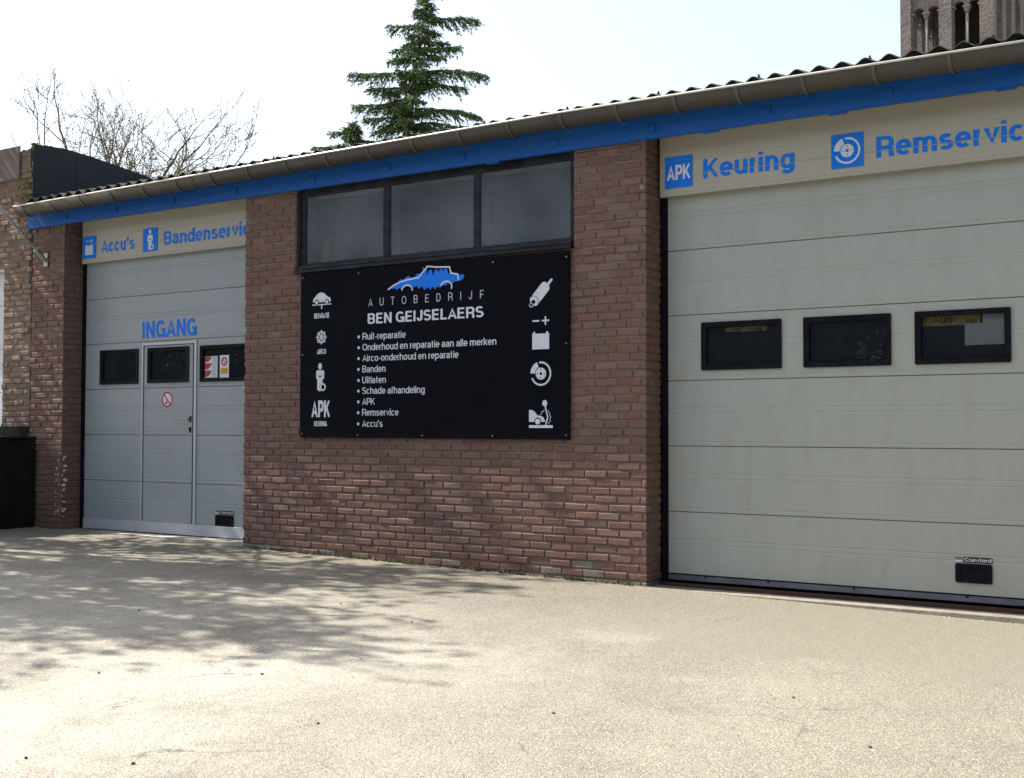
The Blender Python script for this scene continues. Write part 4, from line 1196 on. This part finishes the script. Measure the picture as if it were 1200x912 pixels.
# ------------------------------------------------------------------ trees
def bare_tree(name, base, height, spread, seed, label, leaves, forks, trunk_r=.16, trunk_h=2.4, cat='tree', depth=6, first=6, twig_n=3, leafsize=.03, up=.55, minr=.006, wob=.10, jl=.07):
    rnd = random.Random(seed)
    o = thing(name, base, label, cat)
    B = Vector(base)
    tr = MB(); cr = MB(); lf = MB()
    pts = [B+Vector((rnd.uniform(-.05, .05)*k, rnd.uniform(-.05, .05)*k, trunk_h*k/4)) for k in range(5)]
    tr.tube(pts, [trunk_r*(1.25-.12*k) for k in range(5)], 9)
    top = pts[-1]
    tips = []
    def grow(p, d, ln, r, lev):
        n = 4; q = [p]; dd = d.copy()
        for k in range(n):
            dd = (dd+Vector((rnd.gauss(0, wob), rnd.gauss(0, wob), rnd.gauss(.03*up, wob*.9)))).normalized()
            q.append(q[-1]+dd*ln/n)
        r1 = max(minr*.6, r*.58)
        cr.tube(q, [r+(r1-r)*k/n for k in range(n+1)], 5 if lev < 3 else 3, cap=False)
        if lev >= 3:
            for k in range(1, n+1): tips.append((q[k], dd))
        if lev >= depth: return
        kids = forks+(1 if rnd.random() < .45 else 0)
        for c in range(kids):
            t = .35+.65*(c+rnd.random()*.6)/kids
            t = min(1, t); i = min(n-1, int(t*n)); f = t*n-i
            pp = q[i].lerp(q[i+1], f)
            ax = Vector((rnd.gauss(0, 1), rnd.gauss(0, 1), rnd.gauss(0, .7))); ax = (ax-dd*ax.dot(dd)).normalized()
            ang = R(rnd.uniform(20, 48))
            nd = (dd*math.cos(ang)+ax*math.sin(ang)+Vector((0, 0, .14*up))).normalized()
            grow(pp, nd, ln*rnd.uniform(.58, .82), max(minr, r1*rnd.uniform(.62, .9)), lev+1)
        # continue the leader
        grow(q[-1], (dd+Vector((0, 0, .1*up))).normalized(), ln*rnd.uniform(.6, .8), r1, lev+1)
    for k in range(first):
        a = 2*math.pi*(k+rnd.uniform(-.25, .25))/first
        tl = R(rnd.uniform(8, 55))*spread
        d = Vector((math.cos(a)*math.sin(tl), math.sin(a)*math.sin(tl), math.cos(tl)))
        grow(top-Vector((0, 0, rnd.random()*.5)), d, (height-trunk_h)*rnd.uniform(.34, .44), trunk_r*rnd.uniform(.4, .62), 1)
    for (p, d) in tips:
        for _ in range(leaves if rnd.random() < .8 else 0):
            c = p+Vector((rnd.gauss(0, jl), rnd.gauss(0, jl), rnd.gauss(0, jl)))
            u = Vector((rnd.gauss(0, 1), rnd.gauss(0, 1), rnd.gauss(0, 1))).normalized(); v = u.orthogonal().normalized()
            s_ = leafsize*rnd.uniform(.5, 1.3)
            lf.face([c-u*s_, c+v*s_*.55, c+u*s_, c-v*s_*.55])
    tr.build('trunk', bark_m, o, smooth=True)
    c = cr.build('branches', bark_m, o, smooth=True)
    if leaves: lf.build('buds', bud_m, o)
    return o, len(cr.f)
bare_tree('bare_tree', (-25.9, 12, gz(-16)), 10.3, 1.5, 41, 'leafless spreading tree with budding twigs behind the black felt wall', 1, 1, trunk_r=.24, trunk_h=5.0, depth=7, first=11, leafsize=.022, minr=.0075, up=.4, wob=.12, jl=.012)
bare_tree('street_tree', (-15.75, -2.75, gz(-15)), 9.0, .42, 5, 'budding tree at the forecourt edge that casts branch shadows on the tarmac', 3, 2, trunk_r=.17, trunk_h=3.0, depth=5, first=7, leafsize=.075, minr=.012)

def conifer(base, height, rmax, seed, label, lean, zvis, longs=()):
    rnd = random.Random(seed)
    B = Vector(base)
    o = thing('conifer_tree', base, label, 'tree')
    tr = MB(); n = 12
    cpt = lambda t: B+Vector((lean[0]*t+.10*math.sin(5*t), lean[1]*t, height*t))
    tr.tube([cpt(k/n) for k in range(n+1)], [.24*(1-k/n)+.012 for k in range(n+1)], 8)
    tr.build('trunk', bark_m, o, smooth=True)
    cr = MB(); br = MB()
    def spray(p, d, ln, wd):
        """a drooping twig with needle blades"""
        side = d.cross(Vector((0, 0, 1)))
        side = side.normalized() if side.length > .01 else Vector((1, 0, 0))
        k = max(5, int(ln/.017))
        for i in range(k):
            t = (i+rnd.random())/k
            c = p+d*ln*t+Vector((0, 0, -.30*ln*t*t))+Vector((rnd.gauss(0, .02), rnd.gauss(0, .02), rnd.gauss(0, .02)))
            a = side*rnd.choice((-1, 1))*rnd.uniform(.1, .8)+d*rnd.uniform(.3, 1.1)+Vector((0, 0, rnd.uniform(-.9, .2)))
            a.normalize()
            L = wd*rnd.uniform(.6, 1.25)
            s2 = a.cross(Vector((rnd.gauss(0, 1), rnd.gauss(0, 1), rnd.gauss(0, 1)))).normalized()*L*.12
            cr.face([c-s2, c+a*L*.5-s2*1.15, c+a*L, c+a*L*.5+s2*1.15])
    def branch(z, az, ln, rise):
        t = z/height; p0 = cpt(t)
        d = Vector((math.cos(az), math.sin(az), 0))
        pts = []
        for k in range(7):
            u = k/6
            pts.append(p0+d*ln*u+Vector((0, 0, rise*ln*(u-1.15*u*u)+.10*ln*max(0, u-.75)*2)))
        br.tube(pts, [.035*(1-k/7)*min(1.3, ln)+.006 for k in range(7)], 4, cap=False)
        side = Vector((-d.y, d.x, 0))
        k = max(5, int(ln/.085))
        for i in range(k):
            u = .06+.94*(i+rnd.random()*.8)/k
            f = u*6; j = min(5, int(f)); p = pts[j].lerp(pts[j+1], f-j)
            tw = (.16+.50*ln*(1-u)*u*1.5)*rnd.uniform(.6, 1.2)
            for sg in (-1, 1):
                dd = (d*rnd.uniform(.45, 1.0)+side*sg*rnd.uniform(.35, 1.0)+Vector((0, 0, rnd.uniform(-.45, .12)))).normalized()
                spray(p, dd, min(tw, .75), .13)
            spray(p, (d*rnd.uniform(.4, 1)+Vector((0, 0, rnd.uniform(-1.0, .1)))).normalized(), min(tw, .42), .13)
        spray(pts[-2], (d+Vector((0, 0, .05))).normalized(), ln*.16+.08, .11)
    if height < 14: rmax *= 1.1
    z = zvis; az = rnd.random()*6
    while z < height-.15:
        t = z/height
        rad = rmax*(1-t)**.85/(1-zvis/height)**.85
        ln = max(.22, rad*rnd.choice((.35, .5, .62, .75, .9, 1.1)))
        branch(z+rnd.uniform(-.08, .08), az, ln, rnd.uniform(-.12, .38))
        az += 2.39996+rnd.uniform(-.4, .4)
        z += .066
    for (zz, sd, ln, rise) in longs:
        a = YAW+(0 if sd > 0 else math.pi)+rnd.uniform(-.2, .2)
        branch(zz, a, ln, rise)
    # loose tip
    for k in range(40):
        p = cpt(rnd.uniform(.955, 1.0)); spray(p, Vector((rnd.gauss(0, 1), rnd.gauss(0, 1), rnd.uniform(-.2, 1))).normalized(), .18, .12)
    br.build('branches', bark_m, o)
    cr.build('crown', needle_m, o)
    return len(cr.f)
conifer((-27.0, 22, gz(-16)), 17.6, 1.65, 3, 'tall dark green conifer with drooping branch tips rising behind the roof', (3.7, .0), 8.6,
        longs=[(12.75, -1, 2.1, .12), (12.3, -1, 1.4, .1), (14.25, -1, 1.1, .15), (13.2, -1, .9, .15), (12.75, 1, 2.35, .32), (12.4, 1, 1.7, .2), (11.35, 1, 2.3, .50), (11.05, 1, 1.6, .4), (14.45, 1, 1.75, .22), (13.6, 1, 1.3, -.05), (11.8, -1, 1.9, .1), (11.3, -1, 1.4, .2)])
conifer((-27.05, 22, gz(-16)), 11.6, 1.7, 8, 'short conifer top peeping over the roof left of the tall conifer', (.1, .0), 8.6, longs=[(10.7, -1, 1.3, .1), (10.9, 1, 1.2, .1), (11.2, -1, .7, .1), (10.6, 1, 1.3, .1)])

# ------------------------------------------------------------------ church tower
def tower():
    X0, X1, Y0 = -23.36, -17.20, 75.0
    Wd = X1-X0; cx, cy = (X0+X1)/2, Y0+Wd/2
    o = thing('church_tower', (cx, cy, gz(1)), 'brick church tower with round arched belfry openings above the right end of the roof', 'tower')
    wall = MB(); parts_ = []; imps_ = []
    zb, zs, za, zt = 23.0, 30.02, 30.02, 34.5       # sill, springing, top
    h = Wd/2; hy = 6.4; cy = Y0+hy
    panels = [(-2.37, -.50), (.34, 2.15)]
    def side(k):
        c, s = math.cos(k*math.pi/2), math.sin(k*math.pi/2)
        def xf(x, y, z):                # x along the face, y depth from the face, z up
            px, py = x, -(h if k % 2 else hy)+y
            return (cx+px*c-py*s, cy+px*s+py*c, z)
        def bx(mb, xa, xb, ya, yb, z0, z1, mi=0): mb.prism([(xa, z0), (xb, z0), (xb, z1), (xa, z1)], ya, yb, mi, xf)
        hl = hy if k % 2 else h; q = .9 if k % 2 else 0
        pn = [(-5.6, -3.75), (-2.6, -.75), (.6, 2.45), (3.6, 5.45)] if k % 2 else panels
        bx(wall, -hl+q, hl-q, 0.0, .9, 0, zb-.001)
        edge = [-hl+q]+[e for p_ in pn for e in p_]+[hl-q]
        for e in range(0, len(edge), 2): bx(wall, edge[e], edge[e+1], 0, .9, zb, 31.55)
        bx(wall, -hl+q, hl-q, 0, .9, 31.551+1.0, zt)
        for e in range(0, len(edge), 2): bx(wall, edge[e], edge[e+1], 0, .9, 31.5505, 32.5505)
        for (a, b) in pn:
            m = (a+b)/2; r = (b-a)/2
            # great blind arch over the pair
            big = [(a, 31.55)]+[(m+r*math.cos(R(t)), 31.05+r*math.sin(R(t))) for t in range(180, -1, -12)]+[(b, 31.55)]
            big = [(a-.001, 32.552)]+[(m+r*math.cos(R(t)), 31.55+.98*math.sin(R(t))) for t in range(180, -1, -12)]+[(b+.001, 32.552)]
            wall.prism(big, 0, .9, 0, xf)
            ro = (b-a-.34)/4
            c1, c2 = a+.05+ro, b-.05-ro
            # recessed plate with two arches
            pl = [(a, zs), (c1-ro, zs)]+[(c1+ro*math.cos(R(t)), zs+ro*math.sin(R(t))) for t in range(170, -1, -10)]+[(c2-ro, zs)]+[(c2+ro*math.cos(R(t)), zs+ro*math.sin(R(t))) for t in range(170, -1, -10)]+[(b, zs), (b, 32.53), (a, 32.53)]
            wall.prism(pl, .34, .75, 0, xf)
            bx(wall, a, c1-ro, .341, .75, zb, zs-.001); bx(wall, c2+ro, b, .341, .75, zb, zs-.001)
            bx(wall, a, b, .341, .75, zb, zb+1.2)
            p = [xf(m, .52, zb+1.2), xf(m, .52, zs-.42)]
            cols = MB(); imp = MB(); cols.tube(p, .105, 10)
            imp.prism([(m-.12, zs-.42), (m+.12, zs-.42), (m+.22, zs-.06), (m-.22, zs-.06)], .36, .70, 1, xf)
            bx(imp, m-.25, m+.25, .30, .74, zs-.06, zs+.02)
            parts_.append((cols, imp))
            for xa, xb in ((a-.003, a+.16), (b-.16, b+.003)):
                im = MB(); bx(im, xa, xb, .24, .74, zs-.06, zs+.03); imps_.append(im)
    for k in range(4): side(k)
    wl = wall.build('wall', tower_m, o)
    for c_, i_ in parts_:
        c_.build('column', stone_m, o, smooth=True); i_.build('capital', [stone_m, tower_m], o)
    for i_ in imps_: i_.build('impost', stone_m, o)
    r = MB()
    T = [(cx-h-.3, cy-hy-.3, zt), (cx+h+.3, cy-hy-.3, zt), (cx+h+.3, cy+hy+.3, zt), (cx-h-.3, cy+hy+.3, zt)]
    for k in range(4): r.face([T[k], T[(k+1) % 4], (cx, cy, zt+7)])
    r.face(T[::-1]); r.build('roof', slate_m, o)
    f = MB(); f.box(cx-h+.95, cx+h-.95, cy-hy+.95, cy+hy-.95, 24.0, 24.2)
    f.build('belfry_floor', slate_m, o)
    b = MB()
    for x in (cx-.9, cx+1.2):
        b.tube([(x, cy, 28.6), (x, cy, 28.2), (x, cy, 27.5), (x, cy, 27.3)], [.12, .42, .55, .72], 14)
    for y in (cy-.1,): b.box(cx-h+.9, cx+h-.9, y-.12, y+.12, 28.6, 28.9); 
    for x in (cx-1.9, cx, cx+1.9): b.box(x-.1, x+.1, cy-.1, cy+.1, 24.2, 28.6)
    b.build('bell_frame', slate_m, o)
tower()

# ------------------------------------------------------------------ trees out of view, added to darken reflections and block light from the right
def blocker_trees():
    rnd = random.Random(77)
    m = MB()
    for k in range(5200):
        x = rnd.uniform(-70, 45); h = 9+2.5*math.sin(x*.31)+1.8*math.sin(x*.83+1)
        z = rnd.random()**.8*h; y = -40+rnd.gauss(0, 1.3)
        c = Vector((x, y, z)); s_ = rnd.uniform(.8, 1.6)
        u = Vector((rnd.gauss(0, 1), rnd.gauss(0, .3), rnd.gauss(0, 1))).normalized(); v = u.orthogonal().normalized()
        m.face([c-u*s_, c-v*s_*.7, c+u*s_, c+v*s_*.7])
    for k in range(3600):
        y = rnd.uniform(-40, 6); h = 10+2.5*math.sin(y*.33)
        c = Vector((13+rnd.gauss(0, 1.1), y, rnd.random()**.8*h)); s_ = rnd.uniform(.7, 1.4)
        u = Vector((rnd.gauss(0, .4), rnd.gauss(0, 1), rnd.gauss(0, 1))).normalized(); v = u.orthogonal().normalized()
        m.face([c-u*s_, c-v*s_*.7, c+u*s_, c+v*s_*.7])
    o = m.build('blocker_tree_belt', leaf_m)
    tag(o, 'unseen belt of trees added to block light across the street and along the yard', 'trees', kind='stuff')
blocker_trees()

# ------------------------------------------------------------------ small stuff on the ground
def weeds():
    rnd = random.Random(4)
    m = MB()
    def tuft(x, y, n, h):
        z = gz(x)-.012
        for _ in range(n):
            a = rnd.random()*6.28; l = h*rnd.uniform(.4, 1.2); b = Vector((x+rnd.gauss(0, .012), y+rnd.gauss(0, .010), z))
            t = b+Vector((math.cos(a)*l*.7, math.sin(a)*l*.5-.3*l, l*.75)); s_ = Vector((-math.sin(a), math.cos(a), 0))*l*.13
            m.face([b-s_, b+s_, t])
    for k in range(420):
        x = rnd.uniform(DL1+.02, DR0-.1)
        if rnd.random() < .25: continue
        tuft(x, -.012-abs(rnd.gauss(0, .012)), rnd.randint(3, 8), rnd.uniform(.018, .06))
    for k in range(60): tuft(rnd.uniform(-12.9, -12.45), -.015, 3, .03)
    o = m.build('weeds', grass_m)
    tag(o, 'low weeds and moss along the foot of the brick wall', 'weeds', kind='stuff')
weeds()
def grit():
    # crumbled mortar and grit along the wall foot
    rnd = random.Random(9); m = MB()
    for k in range(700):
        x = rnd.uniform(-12.9, -1.2); y = -.02-abs(rnd.gauss(0, .10)); z = gz(x)-.012; r = rnd.uniform(.003, .010)
        pts = [Vector((x, y, z))+Vector((rnd.uniform(.6, 1)*r*math.cos(a), rnd.uniform(.6, 1)*r*math.sin(a), 0)) for a in (0, 1.26, 2.5, 3.77, 5.0)]
        t = Vector((x, y, z+r*.9))
        for i in range(5): m.face([pts[i], pts[(i+1) % 5], t])
    o = m.build('grit', concrete_m); tag(o, 'fine grit strewn along the foot of the wall', 'grit', kind='stuff')
grit()
def pebbles():
    rnd = random.Random(12)
    spots = [(-2.55, -5.25), (-2.05, -5.0), (-3.0, -4.2), (-3.9, -5.9), (-4.3, -6.1), (-3.75, -5.0), (-2.2, -3.2), (-5.1, -2.6), (-6.0, -2.3), (-4.7, -4.4), (-5.4, -4.9), (-7.55, -.45), (-1.6, -3.9), (-3.2, -6.0), (-6.9, -3.4)]
    for (x, y) in spots:
        bm = bmesh.new(); bmesh.ops.create_icosphere(bm, subdivisions=2, radius=1)
        a, b, c = rnd.uniform(.006, .012), rnd.uniform(.005, .009), rnd.uniform(.004, .006); t = rnd.random()*3
        for v in bm.verts:
            k = 1+rnd.uniform(-.12, .12); X, Yy = v.co.x*a*k, v.co.y*b*k
            v.co = (x+X*math.cos(t)-Yy*math.sin(t), y+X*math.sin(t)+Yy*math.cos(t), gz(x)-.012+c*.7+v.co.z*c*k)
        m = MB(); m.add_bm(bm)
        o = m.build('pebble', pebble_m, smooth=True, origin=(x, y, gz(x)))
        tag(o, 'small dark pebble lying loose on the tarmac', 'pebble', 'pebbles on the forecourt')
pebbles()
